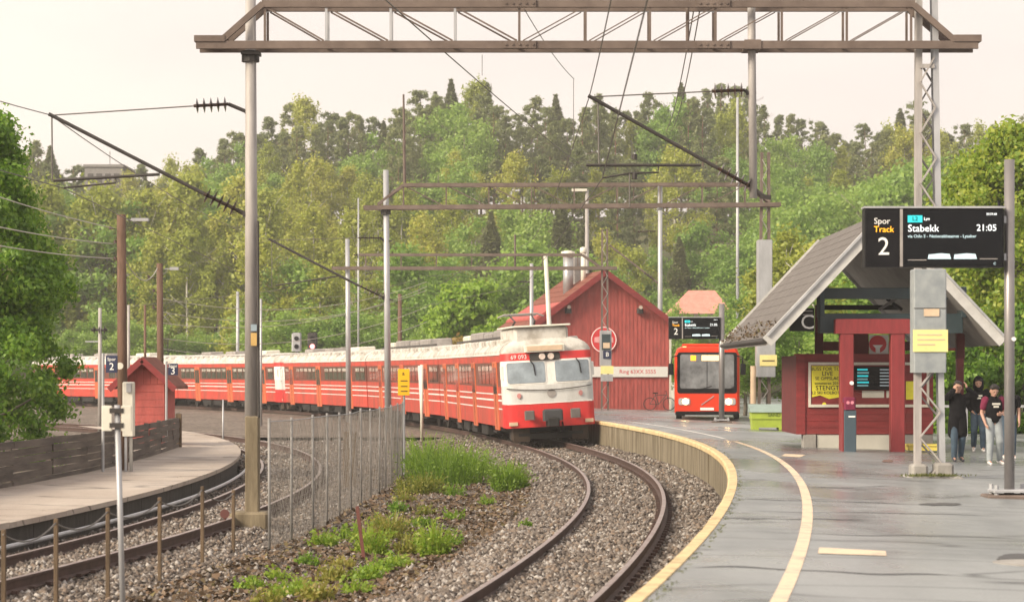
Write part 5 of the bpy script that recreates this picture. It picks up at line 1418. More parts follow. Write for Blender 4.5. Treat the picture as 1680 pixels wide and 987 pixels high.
# grit bin
gb = pg(1262, 705)
d = gb.y; zz = gb.z
g = thing('grit_bin', 'lime green grit bin with grey-green lid left of the shelter', 'bin', (gb.x, d, zz))
part('tub', MB().prism([(P(1235, 0, d).x, zz + .08), (P(1288, 0, d).x, zz + .08), (P(1289, 0, d).x, P(0, 676, d).z), (P(1233, 0, d).x, P(0, 676, d).z)], 'y', d, d + .7), mat['binlime'], g)
for x0, x1 in ((1235, 1245), (1278, 1288)): part('foot', MB().box(P(x0, 0, d).x, P(x1, 0, d).x, d, d + .7, zz, zz + .08), mat['binlime'], g)
part('rim', MB().box(P(1234, 0, d).x - .02, P(1288, 0, d).x + .02, d - .03, d + .73, P(0, 687, d).z, P(0, 684, d).z), mat['binlime'], g)
part('lid', MB().prism([(d - .05, P(0, 676, d).z + .003), (d + .75, P(0, 676, d).z + .003), (d + .7, P(0, 663, d).z), (d + .05, P(0, 671, d).z)], 'x', P(1231, 0, d).x, P(1291, 0, d).x), mat['binlid'], g)
text_mesh('SAND', .15, M('dark_green_print', (.07, .10, .02), .6), g, (P(1270, 0, d).x, d - .012, P(0, 680.5, d).z))
# yellow and white boxes behind the near mast
yb = P(1520, 0, 56.5)
g = thing('yellow_tub', 'yellow tub standing behind the near lattice mast', 'tub', (yb.x, 55.2, zp))
part('tub', MB().prism([(P(1492, 0, 55.2).x, zp), (P(1545, 0, 55.2).x, zp), (P(1548, 0, 55.2).x, P(0, 729, 55.2).z), (P(1490, 0, 55.2).x, P(0, 729, 55.2).z)], 'y', 55.2, 55.8), mat['yellow'], g)
part('rim', MB().box(P(1489, 0, 55.2).x, P(1549, 0, 55.2).x, 55.17, 55.83, P(0, 731, 55.2).z, P(0, 728.5, 55.2).z), mat['yellow'], g)
# moss and rubble at the mast plinth is grown with the plants

# ------------------------------------------------------------------ departure displays
def display(base, px, x0, x1, y0, y1, ytop, d, label, detail):
    zb_ = float(plat_z(P(px, 0, d).x, d)); X = P(px, 0, d).x
    k = d / 34.5
    g = thing('departure_display', label, 'display', (X, d, zb_), group='departure displays')
    r0 = (8.5 if detail else 4.6) * d / FPX
    part('post', MB().tube([(X, d, zb_), (X, d, P(0, ytop, d).z)], r0, 16), M('display_post', (.27, .255, .255), .38, .5, .12, 2), g, smooth=True)
    part('base_plate', MB().bbox(X - .36, X + .36, d - .30, d + .30, zb_ - .01, zb_ + .05, .02), mat['rust'], g)
    fl = part('base_flange', MB().bbox(X - .27, X + .27, d - .24, d + .24, zb_ + .085, zb_ + .125, .015), mat['galv'], g)
    for a in range(4):
        bx_, by_ = X + (-.22, .22, .22, -.22)[a], d + (-.19, -.19, .19, .19)[a]
        part('anchor_bolt', MB().tube([(bx_, by_, zb_ + .04), (bx_, by_, zb_ + .19)], .032, 8), mat['galv'], fl)
    xs = P(x0, 0, d).x; xr = P(x1, 0, d).x; zt = P(0, y0, d).z; zbm = P(0, y1, d).z; xm = xs + (xr - xs) * .262
    yf = d - .16
    part('casing', MB().bbox(xs, xr, yf, d + .12, zbm, zt, .015), mat['black'], g)
    part('top_cap', MB().box(xs - .01, xr + .01, yf - .02, d + .13, zt + .002, zt + .03), mat['galv'], g)
    part('divider', MB().box(xm - .02, xm + .02, yf - .012, yf - .001, zbm + .01, zt - .01), mat['trainroofbox'], g)
    part('bracket', MB().box(xr, X, d - .05, d + .05, zbm + .1, zbm + .2).box(xr, X, d - .05, d + .05, zt - .2, zt - .1), mat['galv'], g)
    h = zt - zbm; w = xr - xs
    tp_ = part('track_panel', MB().box(xs + .03, xm - .035, yf - .006, yf - .001, zbm + .03, zt - .03), mat['black'], g)
    sp_ = part('screen', MB().box(xm + .03, xr - .03, yf - .006, yf - .001, zbm + .03, zt - .03), mat['screen'], g)
    yt = yf - .012
    lx = xs + .075 * w
    text_mesh('Spor', .125 * h / .86 * 1.0, mat['white'], tp_, (lx - .02, yt, zt - .22 * h), align='LEFT')
    text_mesh('Track', .125 * h / .86, mat['lit_orange'], tp_, (lx - .02, yt, zt - .36 * h), align='LEFT')
    text_mesh('2', .37 * h / .86, mat['white'], tp_, (xs + .135 * w, yt, zt - .66 * h))
    sx0 = xm + .045 * w
    part('line_badge', MB().box(sx0, sx0 + .105 * w, yt - .002, yt + .004, zt - .24 * h, zt - .12 * h), mat['lit_teal'], sp_)
    text_mesh('L2', .085 * h / .86, mat['screen'], sp_, (sx0 + .052 * w, yt - .006, zt - .18 * h))
    text_mesh('Lyn', .062 * h / .86, mat['lit_white'], sp_, (sx0 + .115 * w, yt, zt - .18 * h), align='LEFT')
    text_mesh('Stabekk', .145 * h / .86, mat['lit_white'], sp_, (sx0, yt, zt - .345 * h), align='LEFT')
    text_mesh('21:05', .135 * h / .86, mat['lit_white'], sp_, (xr - .055 * w, yt, zt - .335 * h), align='RIGHT')
    text_mesh('20:59:48', .045 * h / .86, mat['lit_white'], sp_, (xr - .055 * w, yt, zt - .10 * h), align='RIGHT')
    text_mesh('via Oslo S - Nationaltheatret - Lysaker', .064 * h / .86, mat['lit_grey'], sp_, (sx0, yt, zt - .475 * h), align='LEFT')
    tw = .37 * w; tx = xm + .19 * w
    for q in range(2):
        q0 = tx + q * tw / 2
        part('train_pictogram', MB().prism([(q0, zbm + .14 * h), (q0 + tw / 2 - .02 * w, zbm + .14 * h), (q0 + tw / 2 - .03 * w, zbm + .225 * h), (q0 + tw * .25, zbm + .235 * h), (q0 + .005 * w, zbm + .215 * h)], 'y', yt - .002, yt + .004), mat['lit_grey'], sp_)
    part('platform_line', MB().box(sx0, tx - .01 * w, yt, yt + .004, zbm + .115 * h, zbm + .13 * h), mat['trainroofbox'], sp_)
    part('platform_line', MB().box(tx + tw, xr - .05 * w, yt, yt + .004, zbm + .135 * h, zbm + .15 * h), mat['trainroofbox'], sp_)
    text_mesh('C', .05 * h / .86, mat['lit_grey'], sp_, (xr - .07 * w, yt, zbm + .06 * h))
    if detail:
        part('camera_knob', MB().disc((X + r0 * .6, d - r0, P(0, 556, d).z), .03, (0, -1, 0), .03, 10), mat['white'], g)
        part('cap_stub', MB().box(xr - .06, xr - .03, d - .03, d + .03, zt + .03, zt + .12), mat['black'], g)
    return g
bpt = pg(1655, 816)
display(None, 1656, 1416, 1644, 343, 439, 262, bpt.y, 'near black departure display reading Stabekk on a tall grey post', True)
bpt = pg(1184, 693)
display(None, 1184, 1097, 1181, 521, 556, 498, bpt.y, 'far small departure display in front of the red bus', False)
# leaning grey bar between near display and mast is part of the scene's far rail fence
fr_ = thing('road_railing', 'low dark rail along the road behind the people', 'railing', (PS(1600, 0, 75).x, 75, .42))
part('rail_bar', MB().box(PS(1540, 0, 75).x, PS(1760, 0, 75).x, 75, 75.05, P(0, 668, 75).z, P(0, 664, 75).z), mat['galv'], fr_)
for x in range(1545, 1760, 40): part('post', MB().box(P(x, 0, 75).x, P(x, 0, 75).x + .06, 75.05, 75.1, .35, P(0, 664, 75).z), mat['galv'], fr_)

# ------------------------------------------------------------------ people
def blobmesh(name, caps, voxel, smooth_it=4):
    """continuous skin around tapered capsules: (p0, r0, p1, r1)"""
    mb = MB()
    for p0, r0, p1, r1 in caps:
        p0, p1 = Vector(p0), Vector(p1)
        d = p1 - p0; L_ = max(d.length, 1e-4); d = d / L_
        pts, rs = [], []
        for a in (-80, -55, -25): pts.append(p0 + d * (r0 * math.sin(R(a)))); rs.append(r0 * math.cos(R(a)))
        pts.append(p0); rs.append(r0); pts.append(p1); rs.append(r1)
        for a in (25, 55, 80): pts.append(p1 + d * (r1 * math.sin(R(a)))); rs.append(r1 * math.cos(R(a)))
        mb.tube(pts, rs, 12)
    me = newmesh(name, mb)
    o = bpy.data.objects.new(name, me); link(o)
    m = o.modifiers.new('remesh', 'REMESH'); m.mode = 'VOXEL'; m.voxel_size = voxel; m.use_smooth_shade = True
    s_ = o.modifiers.new('smooth', 'SMOOTH'); s_.iterations = smooth_it; s_.factor = .5
    dg = bpy.context.evaluated_depsgraph_get()
    out = bpy.data.meshes.new_from_object(o.evaluated_get(dg)); out.name = name
    bpy.data.objects.remove(o); out.materials.clear()
    return out
def hand(wrist, fwd, side, out, curl=.5, s=1.0):
    """palm, four fingers and a thumb; fwd: pointing direction, side: towards the thumb, out: palm normal"""
    w, f, sd_, n = Vector(wrist), Vector(fwd).normalized(), Vector(side).normalized(), Vector(out).normalized()
    c = [(w, .024 * s, w + f * .05 * s, .026 * s), (w + f * .035 * s + sd_ * .022 * s, .019 * s, w + f * .085 * s + sd_ * .026 * s, .015 * s), (w + f * .035 * s - sd_ * .022 * s, .019 * s, w + f * .078 * s - sd_ * .026 * s, .014 * s)]
    for k, (off, ln) in enumerate(((.030, .074), (.010, .084), (-.011, .078), (-.031, .060))):
        b = w + f * .085 * s + sd_ * off * s
        m1 = b + (f * (1 - .25 * curl) + n * .55 * curl) * ln * .5 * s
        m2 = m1 + (f * (1 - 1.1 * curl) + n * 1.0 * curl) * ln * .5 * s
        c += [(b, .0105 * s, m1, .0095 * s), (m1, .0095 * s, m2, .008 * s)]
    t0 = w + f * .03 * s + sd_ * .025 * s; t1 = t0 + (f * .5 + sd_ * .75 + n * .2) * .045 * s; t2 = t1 + (f * .9 + sd_ * .15 + n * .3) * .032 * s
    return c + [(t0, .014 * s, t1, .011 * s), (t1, .011 * s, t2, .009 * s)]
def person(loc, rz, H, label, J, wear, hair='short', hood=False):
    """J: joint positions for a 1.70 m figure facing -y; wear: clothing materials"""
    g = thing('person', label, 'person', loc, rz, None)
    k = H / 1.70
    j = {a: Vector(b) * k for a, b in J.items() if isinstance(b, tuple)}
    hd = j['head']; nk = j['neck']; tilt = J.get('nod', 0)
    face = Vector((0, -math.cos(R(tilt)), -math.sin(R(tilt)))); upv = Vector((0, -math.sin(R(tilt)), math.cos(R(tilt)))); rt = Vector((1, 0, 0))
    hp = lambda x, f_, u: hd + rt * x * k + face * f_ * k + upv * u * k
    body = [(hp(0, -.005, .035), .088 * k, hp(0, .0, -.02), .080 * k), (hp(0, .03, -.05), .058 * k, hp(0, .045, -.075), .042 * k),
            (hp(0, .085, .005), .012 * k, hp(0, .100, -.022), .016 * k), (hp(0, .078, -.055), .016 * k, hp(0, .078, -.058), .016 * k),
            (hp(-.03, .072, .018), .016 * k, hp(.03, .072, .018), .016 * k),
            (hp(-.085, -.005, .0), .018 * k, hp(-.088, -.01, -.03), .012 * k), (hp(.085, -.005, .0), .018 * k, hp(.088, -.01, -.03), .012 * k),
            (hp(0, -.01, -.05), .055 * k, nk, .056 * k), (nk, .06 * k, j['chest'], .12 * k), (j['chest'], .13 * k, j['pelvis'], .12 * k)]
    for s_ in ('L', 'R'):
        sg_ = -1 if s_ == 'L' else 1
        body += [(j['sho' + s_], .055 * k, j['elb' + s_], .042 * k), (j['elb' + s_], .041 * k, j['wri' + s_], .028 * k),
                 (j['hip' + s_], .085 * k, j['kne' + s_], .058 * k), (j['kne' + s_], .057 * k, j['ank' + s_], .038 * k), (j['ank' + s_], .036 * k, j['toe' + s_], .03 * k)]
        f_ = (j['wri' + s_] - j['elb' + s_]).normalized()
        body += hand(j['wri' + s_], J.get('hf' + s_, f_), J.get('hs' + s_, (0, -1, 0)), J.get('hn' + s_, (-sg_, 0, 0)), J.get('curl', .5), k)
    part('body', blobmesh('body', body, .0085), mat[wear.get('skin', 'skin')], g, True, True)
    # eyes and mouth
    for x in (-.032, .032): part('eye', MB().disc(hp(x, .088, .012), .009 * k, face, .003, 8), mat['hair'], g, True)
    part('mouth', MB().box(hp(-.022, 0, 0).x, hp(.022, 0, 0).x, hp(0, .096, -.056).y, hp(0, .085, -.056).y, hp(0, .09, -.060).z, hp(0, .09, -.053).z), mat['maroon'], g, True)
    # hair
    hc = [(hp(0, -.02, .06), .092 * k, hp(0, -.045, .0), .085 * k), (hp(-.05, .03, .085), .045 * k, hp(.05, .03, .085), .045 * k)]
    if hair == 'long': hc += [(hp(0, -.05, .0), .08 * k, hp(0, -.07, -.14), .06 * k)]
    part('hair', blobmesh('hair', hc, .012), mat['hair'], g, True, True)
    if hood:
        hh = [(hp(0, -.03, .075), .105 * k, hp(0, -.055, -.02), .108 * k), (hp(-.085, .0, .06), .034 * k, hp(-.095, .0, -.10), .036 * k), (hp(.085, .0, .06), .034 * k, hp(.095, .0, -.10), .036 * k), (hp(-.07, .02, .11), .034 * k, hp(.07, .02, .11), .034 * k), (hp(0, -.05, -.05), .10 * k, nk, .10 * k)]
        part('hood', blobmesh('hood', hh, .012), mat[wear['top']], g, True, True)
    # top
    e = .022 * k
    top = [(j['chest'] + Vector((-.085, 0, .07)) * k, .085 * k + e, j['chest'] + Vector((.085, 0, .07)) * k, .085 * k + e), (j['chest'] + Vector((-.055, 0, 0)) * k, .115 * k + e, j['pelvis'] + Vector((-.04, 0, .05)) * k, .105 * k + e), (j['chest'] + Vector((.055, 0, 0)) * k, .115 * k + e, j['pelvis'] + Vector((.04, 0, .05)) * k, .105 * k + e)]
    top += [(nk + Vector((0, .01, -.03)) * k, .075 * k + e, j['chest'], .135 * k + e), (j['chest'], .135 * k + e, j['pelvis'] + Vector((0, 0, .04)) * k, .125 * k + e)]
    sl_ = []
    for s_ in ('L', 'R'):
        if wear['sleeve'] == 'long':
            top += [(j['sho' + s_], .06 * k + e, j['elb' + s_], .048 * k + e), (j['elb' + s_], .047 * k + e, j['wri' + s_].lerp(j['elb' + s_], .08), .036 * k + e)]
        else:
            sl_ += [(j['sho' + s_], .062 * k + e, j['sho' + s_].lerp(j['elb' + s_], .55), .055 * k + e)]
    if wear.get('coat'):
        for x in (-.07, .07): top += [(j['pelvis'] + Vector((x, 0, .05)) * k, .125 * k, j['pelvis'] + Vector((x * 1.15, 0, -.34)) * k, .135 * k)]
    tp_ = part('coat' if wear.get('coat') else 'top', blobmesh('top', top, .013), mat[wear['top']], g, True, True)
    for q_ in sl_: part('sleeve', blobmesh('sleeve', [q_], .012), mat[wear.get('sleevemat', wear['top'])], g, True, True)
    if wear.get('print'):
        c = j['chest'] + Vector((0, -.165, .045)) * k
        part('chest_print', MB().box(c.x - .08, c.x + .08, c.y - .006, c.y + .02, c.z - .018, c.z + .022).box(c.x - .05, c.x + .05, c.y - .006, c.y + .02, c.z - .07, c.z - .035), mat['offwhite'], tp_, True)
    # trousers
    tr = [(j['pelvis'] + Vector((-.06, 0, .02)) * k, .105 * k + e * .6, j['pelvis'] + Vector((.06, 0, .02)) * k, .105 * k + e * .6)]
    for s_ in ('L', 'R'):
        tr += [(j['hip' + s_], .088 * k + e * .6, j['kne' + s_], .060 * k + e), (j['kne' + s_], .058 * k + e, j['ank' + s_].lerp(j['kne' + s_], .06), .045 * k + e * .8)]
    part('trousers', blobmesh('trousers', tr, .013), mat[wear['legs']], g, True, True)
    for s_ in ('L', 'R'):
        a = j['ank' + s_]; t_ = j['toe' + s_]; dn = Vector((0, 0, -.012 * k))
        part('shoe', blobmesh('shoe', [(a + Vector((0, .03 * k, -.02 * k)), .044 * k, a.lerp(t_, .5) + dn, .044 * k), (a.lerp(t_, .5) + dn, .042 * k, t_ + dn * .6, .036 * k)], .010), mat[wear['shoes']], g, True, True)
    return g
stand = dict(head=(0, -.01, 1.58), neck=(0, .0, 1.43), chest=(0, 0, 1.25), pelvis=(0, 0, .95),
             shoL=(-.185, 0, 1.38), elbL=(-.23, .02, 1.10), wriL=(-.225, -.06, .86), shoR=(.185, 0, 1.38), elbR=(.23, .02, 1.10), wriR=(.225, -.06, .86),
             hipL=(-.085, 0, .90), kneL=(-.095, -.02, .50), ankL=(-.10, .02, .08), toeL=(-.115, -.13, .035),
             hipR=(.085, 0, .90), kneR=(.095, -.02, .50), ankR=(.10, .02, .08), toeR=(.115, -.13, .035))
def at_feet(px, py): 
    p = pg(px, py); return p
f1_ = at_feet(1571, 757)
Jp = dict(stand); Jp.update(elbL=(-.28, -.12, 1.36), wriL=(-.12, -.17, 1.53), elbR=(.36, -.10, 1.40), wriR=(.165, -.17, 1.56), hfL=(.3, .1, 1), hfR=(-.3, .1, 1), hnL=(1, 0, 0), hnR=(-1, 0, 0), kneL=(-.09, -.09, .50), ankL=(-.09, -.06, .08), toeL=(-.11, -.21, .035), ankR=(.10, .14, .10), toeR=(.12, .0, .035))
person(f1_, R(4), 131 * f1_.y / FPX, 'person in a long black coat with both hands raised to the head', Jp, dict(top='blackcloth', sleeve='long', coat=True, legs='denim', shoes='shoedark'))
f2_ = at_feet(1605, 741)
Jp = dict(stand); Jp.update(nod=8, kneR=(.09, -.12, .50), ankR=(.10, -.08, .09), toeR=(.11, -.23, .04), ankL=(-.09, .18, .12), toeL=(-.10, .06, .035), elbL=(-.24, .05, 1.10), wriL=(-.16, -.12, .96), elbR=(.24, .05, 1.10), wriR=(.16, -.12, .96), hnL=(1, 0, 0), hnR=(-1, 0, 0))
person(f2_, R(-6), 121 * f2_.y / FPX, 'person in a dark printed hoodie with the hood up and blue jeans', Jp, dict(top='blackcloth', sleeve='long', legs='denim', shoes='shoe', print=True), hood=True)
f3_ = at_feet(1630, 762)
Jp = dict(stand); Jp.update(nod=22, head=(0, -.04, 1.57), elbR=(.25, .03, 1.12), wriR=(.10, -.20, 1.08), hfR=(-.8, -.5, 0), hsR=(0, -.3, 1), hnR=(0, 1, 0), elbL=(-.25, .04, 1.10), wriL=(-.22, -.10, .88),
          kneL=(-.10, -.06, .50), ankL=(-.13, -.10, .08), toeL=(-.15, -.25, .035), kneR=(.10, -.10, .50), ankR=(.17, .10, .09), toeR=(.20, -.05, .035))
person(f3_, R(10), 131 * f3_.y / FPX, 'person in black shirt with maroon sleeves and pale jeans looking down', Jp, dict(top='blackcloth', sleeve='short', sleevemat='maroon', legs='greyjeans', shoes='shoe', print=True))
f4_ = at_feet(1655, 752)
Jp = dict(stand); Jp.update(nod=15, elbL=(-.22, -.02, 1.10), wriL=(-.12, -.2, 1.0), hnL=(1, 0, 0))
person(f4_, R(0), 122 * f4_.y / FPX, 'person in dark shirt mostly hidden behind the near display post', Jp, dict(top='blackcloth', sleeve='short', legs='denim', shoes='shoe'), hair='long')
# ------------------------------------------------------------------ trees and plants
def leaf_quads(c, n, size, r, droop=0., elong=1.6, rs=None):
    """rhombic leaves at centres c with outward normals n"""
    N = len(c); rs = rs or RS
    a = rs.normal(size=(N, 3)); a[:, 2] -= droop
    a -= n * (a * n).sum(1, keepdims=True); a /= np.linalg.norm(a, axis=1, keepdims=True) + 1e-9
    b = np.cross(n, a)
    s = size * (.6 + .8 * rs.rand(N, 1))
    v = np.stack([c + a * s * elong * .5, c + b * s * .5, c - a * s * elong * .5, c - b * s * .5], 1)
    return v.reshape(-1, 3)
def clump_leaves(cl, per, size, flat=.8, droop=0., elong=1.6, shell=.55, rs=None, fuzz=.28):
    rs = rs or RS
    C = np.array([q[:3] for q in cl]); Rr_ = np.array([q[3] for q in cl])
    w = Rr_ ** 2; w = w / w.sum(); tot = per * len(cl)
    idx = rs.choice(len(cl), tot, p=w)
    d = rs.normal(size=(tot, 3)); d /= np.linalg.norm(d, axis=1, keepdims=True)
    rad = Rr_[idx][:, None] * (shell + (1 - shell) * rs.rand(tot, 1)) * np.clip(1 + fuzz * rs.normal(size=(tot, 1)), .2, 2.4)
    p = C[idx] + d * rad * np.array([1, 1, flat])
    n = d + rs.normal(size=(tot, 3)) * .7; n /= np.linalg.norm(n, axis=1, keepdims=True)
    return leaf_quads(p, n, size, None, droop, elong, rs)
def leafmesh(name, v, m):
    return npmesh(name, v, np.arange(len(v)).reshape(-1, 4), m)
def trunk_mesh(name, H, r, limbs, m, bend=.02, seed=0):
    r_ = random.Random(seed); mb = MB(); pts = []; x = y = 0
    n = 7
    for i in range(n + 1):
        pts.append((x, y, H * i / n)); x += r_.uniform(-bend, bend) * H / n * 3; y += r_.uniform(-bend, bend) * H / n * 3
    mb.tube(pts, [r * (1 - .85 * i / n) for i in range(n + 1)], 8)
    for (z, L_, az, up) in limbs:
        i = min(int(z * n), n - 1); t = z * n - i
        p = Vector(pts[i]).lerp(Vector(pts[i + 1]), t)
        q = p + Vector((math.cos(az), math.sin(az), up)) * L_
        m_ = p.lerp(q, .5) + Vector((0, 0, -.05 * L_))
        mb.tube([p, m_, q], [r * .35 * (1 - z * .6), r * .22 * (1 - z * .6), r * .08], 5)
    me = newmesh(name, mb); me.materials.append(m); me.shade_smooth(); return me
mat['bark_pine'] = M('pine_bark', (.20, .11, .07), .9, 0, .3, 2, .4, stretch=(3, 3, .6))
mat['bark_grey'] = M('grey_bark', (.16, .14, .115), .9, 0, .3, 2, .4, stretch=(3, 3, .6))
mat['bark_birch'] = M('birch_bark', (.48, .46, .42), .8, 0, .3, 2, .3, col2=(.12, .11, .10), thr=(.3, .45))
mat['lf_pine'] = leafmat('pine_needles', [(.125, .165, .065), (.185, .23, .085), (.255, .30, .105), (.36, .37, .14)], .5, .4)
mat['lf_spruce'] = leafmat('spruce_needles', [(.12, .15, .06), (.18, .21, .08), (.25, .27, .10)], .45, .4)
mat['lf_birch'] = leafmat('birch_leaves', [(.24, .30, .035), (.34, .40, .05), (.43, .47, .065), (.52, .49, .095)], .5, .5)
mat['lf_green'] = leafmat('broad_leaves', [(.13, .25, .035), (.20, .35, .05), (.28, .43, .07), (.37, .49, .10)], .5, .5)
mat['lf_near'] = leafmat('near_leaves', [(.075, .18, .013), (.13, .275, .021), (.20, .37, .032), (.31, .46, .055)], .5, .2)
mat['lf_right'] = leafmat('rowan_leaves', [(.13, .23, .02), (.22, .34, .03), (.33, .43, .04), (.45, .47, .07)], .5, .2)
mat['lf_bush'] = leafmat('bush_leaves', [(.16, .30, .025), (.26, .43, .035), (.38, .54, .06)], .5, .2)
mat['lf_orange'] = leafmat('rusty_leaves', [(.24, .23, .04), (.36, .26, .06), (.44, .28, .10)], .5, .2)
mat['lf_moss'] = leafmat('moss_blades', [(.07, .09, .02), (.12, .14, .03), (.17, .17, .05)], .3, .2)
mat['lf_weed'] = leafmat('weed_leaves', [(.10, .19, .018), (.185, .32, .028), (.29, .43, .04), (.39, .42, .075)], .5, .45)
mat['lf_weed2'] = leafmat('yellowing_weeds', [(.13, .17, .02), (.24, .28, .04), (.36, .33, .07), (.30, .20, .08)], .45, .4)

protos = {}
def add_proto(kind, crown, trunk, H): protos.setdefault(kind, []).append((crown, trunk, H))
for v in range(6):                                  # pines: bare lower trunk, ragged feathery top
    rs = np.random.RandomState(100 + v); H = 18.; cl = []
    low = .12 + .16 * rs.rand(); full = 2.5 + 1.5 * rs.rand(); pw = .4 + .45 * rs.rand(); lean = rs.normal(size=2) * .5
    for k in range(120):
        q = rs.rand() ** .85; z = H * (low + (1 - low) * q)
        gap = .55 + .45 * math.sin(q * 17 + v * 2.1)
        rad = (full * (1 - q) ** (pw * .7) * (.65 + .5 * gap) + .1) * math.sqrt(rs.rand()); a = rs.rand() * 6.283
        cl.append((rad * math.cos(a) + lean[0] * q, rad * math.sin(a) + lean[1] * q, z + .15 * rad, (.25 + .55 * rs.rand()) * (1 - .45 * q)))
    for k in range(5): cl.append((lean[0] + rs.normal() * .4, lean[1] + rs.normal() * .4, H * (.94 + .06 * rs.rand()), .4))
    limbs = [(low + (.95 - low) * rs.rand(), 1.0 + 1.4 * rs.rand(), rs.rand() * 6.283, .35) for _ in range(18)]
    add_proto('pine', leafmesh('crown', clump_leaves(cl, 95, .16, .8, 0, 3.0, .1, rs, .6), mat['lf_pine']), trunk_mesh('trunk', H * .97, .2, limbs, mat['bark_pine'], seed=v), H)
for v in range(3):                                  # spruces
    rs = np.random.RandomState(200 + v); H = 18.; N = 9000
    q = rs.rand(N) ** .75; z = H * (.10 + .90 * q); ring = np.floor(z / .62 + .35 * np.sin(rs.rand(N) * 6.28))
    az = rs.rand(N) * 6.283; arm = (np.floor(az / (6.283 / 9)) + .5 * (ring % 2)) * 6.283 / 9 + rs.normal(size=N) * .13
    Rm = (3.1 * (1 - q) ** .75 + .1) * (.75 + .5 * np.abs(np.sin(ring * 12.9898 + v))); rr_ = Rm * np.sqrt(rs.rand(N))
    zz_ = ring * .62 + .62 * rs.rand(N) - rr_ * .28
    p = np.stack([rr_ * np.cos(arm), rr_ * np.sin(arm), zz_ + .5], -1)
    n = rs.normal(size=(N, 3)) * .5 + np.array([0, 0, 1.]); n /= np.linalg.norm(n, axis=1, keepdims=True)
    add_proto('spruce', leafmesh('crown', leaf_quads(p, n, .24, None, .3, 2.6, rs), mat['lf_spruce']), trunk_mesh('trunk', H * .96, .22, [], mat['bark_grey'], .004, v), H)
for v in range(4):                                  # birches: tall, airy, drooping
    rs = np.random.RandomState(300 + v); H = 15.; cl = []
    for k in range(58):
        z = H * (.22 + .76 * rs.rand()); q = (z / H - .22) / .78
        rad = (2.9 * math.sin(math.pi * min(1, q * .8 + .2)) + .2) * rs.rand() ** .5; a = rs.rand() * 6.283
        cl.append((rad * math.cos(a), rad * math.sin(a), z, .45 + .6 * rs.rand()))
    limbs = [(.25 + .65 * rs.rand(), 1.5 + 1.6 * rs.rand(), rs.rand() * 6.283, .9) for _ in range(14)]
    add_proto('birch', leafmesh('crown', clump_leaves(cl, 150, .19, 1.35, .8, 1.6, .1, rs), mat['lf_birch']), trunk_mesh('trunk', H * .96, .17, limbs, mat['bark_birch'], .02, v), H)
for v in range(4):                                  # rounded broadleaf trees
    rs = np.random.RandomState(400 + v); H = 13.; cl = []
    for k in range(46):
        d_ = rs.normal(size=3); d_ /= np.linalg.norm(d_); rad = rs.rand() ** .35
        cl.append((d_[0] * 3.7 * rad, d_[1] * 3.7 * rad, 7.6 + d_[2] * 4.7 * rad, .75 + .75 * rs.rand()))
    limbs = [(.25 + .6 * rs.rand(), 1.8 + 1.8 * rs.rand(), rs.rand() * 6.283, .8) for _ in range(12)]
    add_proto('broadleaf', leafmesh('crown', clump_leaves(cl, 190, .21, .85, .2, 1.5, .35, rs), mat['lf_green']), trunk_mesh('trunk', H * .8, .24, limbs, mat['bark_grey'], .02, v), H)

def zone(px):
    for lim, txt in ((330, 'at the left end of the hill'), (520, 'above the fourth coach'), (700, 'above the third coach'), (860, 'above the second coach'),
                     (1010, 'above the goods shed roof'), (1130, 'right of the goods shed gable'), (1290, 'above the bus'), (1440, 'left of the near display'), (9999, 'at the right end of the hill')):
        if px < lim: return txt
NAMES = {'pine': ('pine_tree', 'pine'), 'spruce': ('spruce_tree', 'dark spruce'), 'birch': ('birch_tree', 'yellow-green birch'), 'broadleaf': ('broadleaf_tree', 'round green tree')}
tr_n = 0
TREES = {}
def tree(kind, px, d, ytop=None, scale=None, where='', wide=1.0, z=None):
    global tr_n; tr_n += 1
    crown, trunk, H = protos[kind][rnd.randrange(len(protos[kind]))]
    x = (px - 840) * d / FPX
    zb_ = float(hill(x, d)) - .15 if z is None else z
    if ytop is not None: s_ = max(.35, (CZ + (YH - ytop) * d / FPX - zb_) / H)
    else: s_ = scale
    nm, word = NAMES[kind]
    g = thing(nm, word, 'tree', (x, d, zb_), rnd.uniform(0, 6.28), f'{word} {where} {zone(px)}')
    TREES.setdefault((word, where, zone(px)), []).append((px, g))
    sw_ = min(s_, 1.35) * wide if s_ > 1 else s_ * wide
    g.scale = (sw_ * rnd.uniform(.9, 1.12), sw_ * rnd.uniform(.9, 1.12), s_)
    for nme, me in (('crown', crown), ('trunk', trunk)):
        o = bpy.data.objects.new(nme, me); o.parent = g; link(o)
    return g
# skyline of pines and spruces on the hilltop
px = -70.
while px < 1780:
    y_ = float(sky_y(px)) + rnd.choice([rnd.uniform(-8, 8), rnd.uniform(5, 40)])
    kind = rnd.choice(['pine'] * 8 + ['spruce', 'birch'])
    if 150 < px < 335: kind = 'birch' if rnd.random() < .6 else 'pine'
    tree(kind, px, rnd.uniform(330, 352), y_, where='on the skyline')
    px += rnd.uniform(17, 27)
px = -70.
while px < 1780:                                      # second row, a little lower
    y_ = float(sky_y(px)) + rnd.uniform(14, 48)
    kind = rnd.choice(['pine', 'pine', 'pine', 'birch', 'broadleaf'])
    tree(kind, px, rnd.uniform(308, 326), y_, where='just below the skyline')
    px += rnd.uniform(20, 30)
px = -70.
while px < 1780:                                      # upper slope
    base = float(sky_y(px))
    y_ = max(base + 70, 235) + rnd.uniform(0, 50)
    if px < 420: kind = rnd.choice(['birch', 'birch', 'broadleaf'])
    elif px < 1260: kind = rnd.choice(['pine', 'pine', 'broadleaf', 'birch', 'birch'])
    else: kind = rnd.choice(['broadleaf', 'broadleaf', 'birch', 'birch'])
    tree(kind, px, rnd.uniform(270, 300), y_, where='on the upper slope', wide=1.1)
    px += rnd.uniform(26, 36)
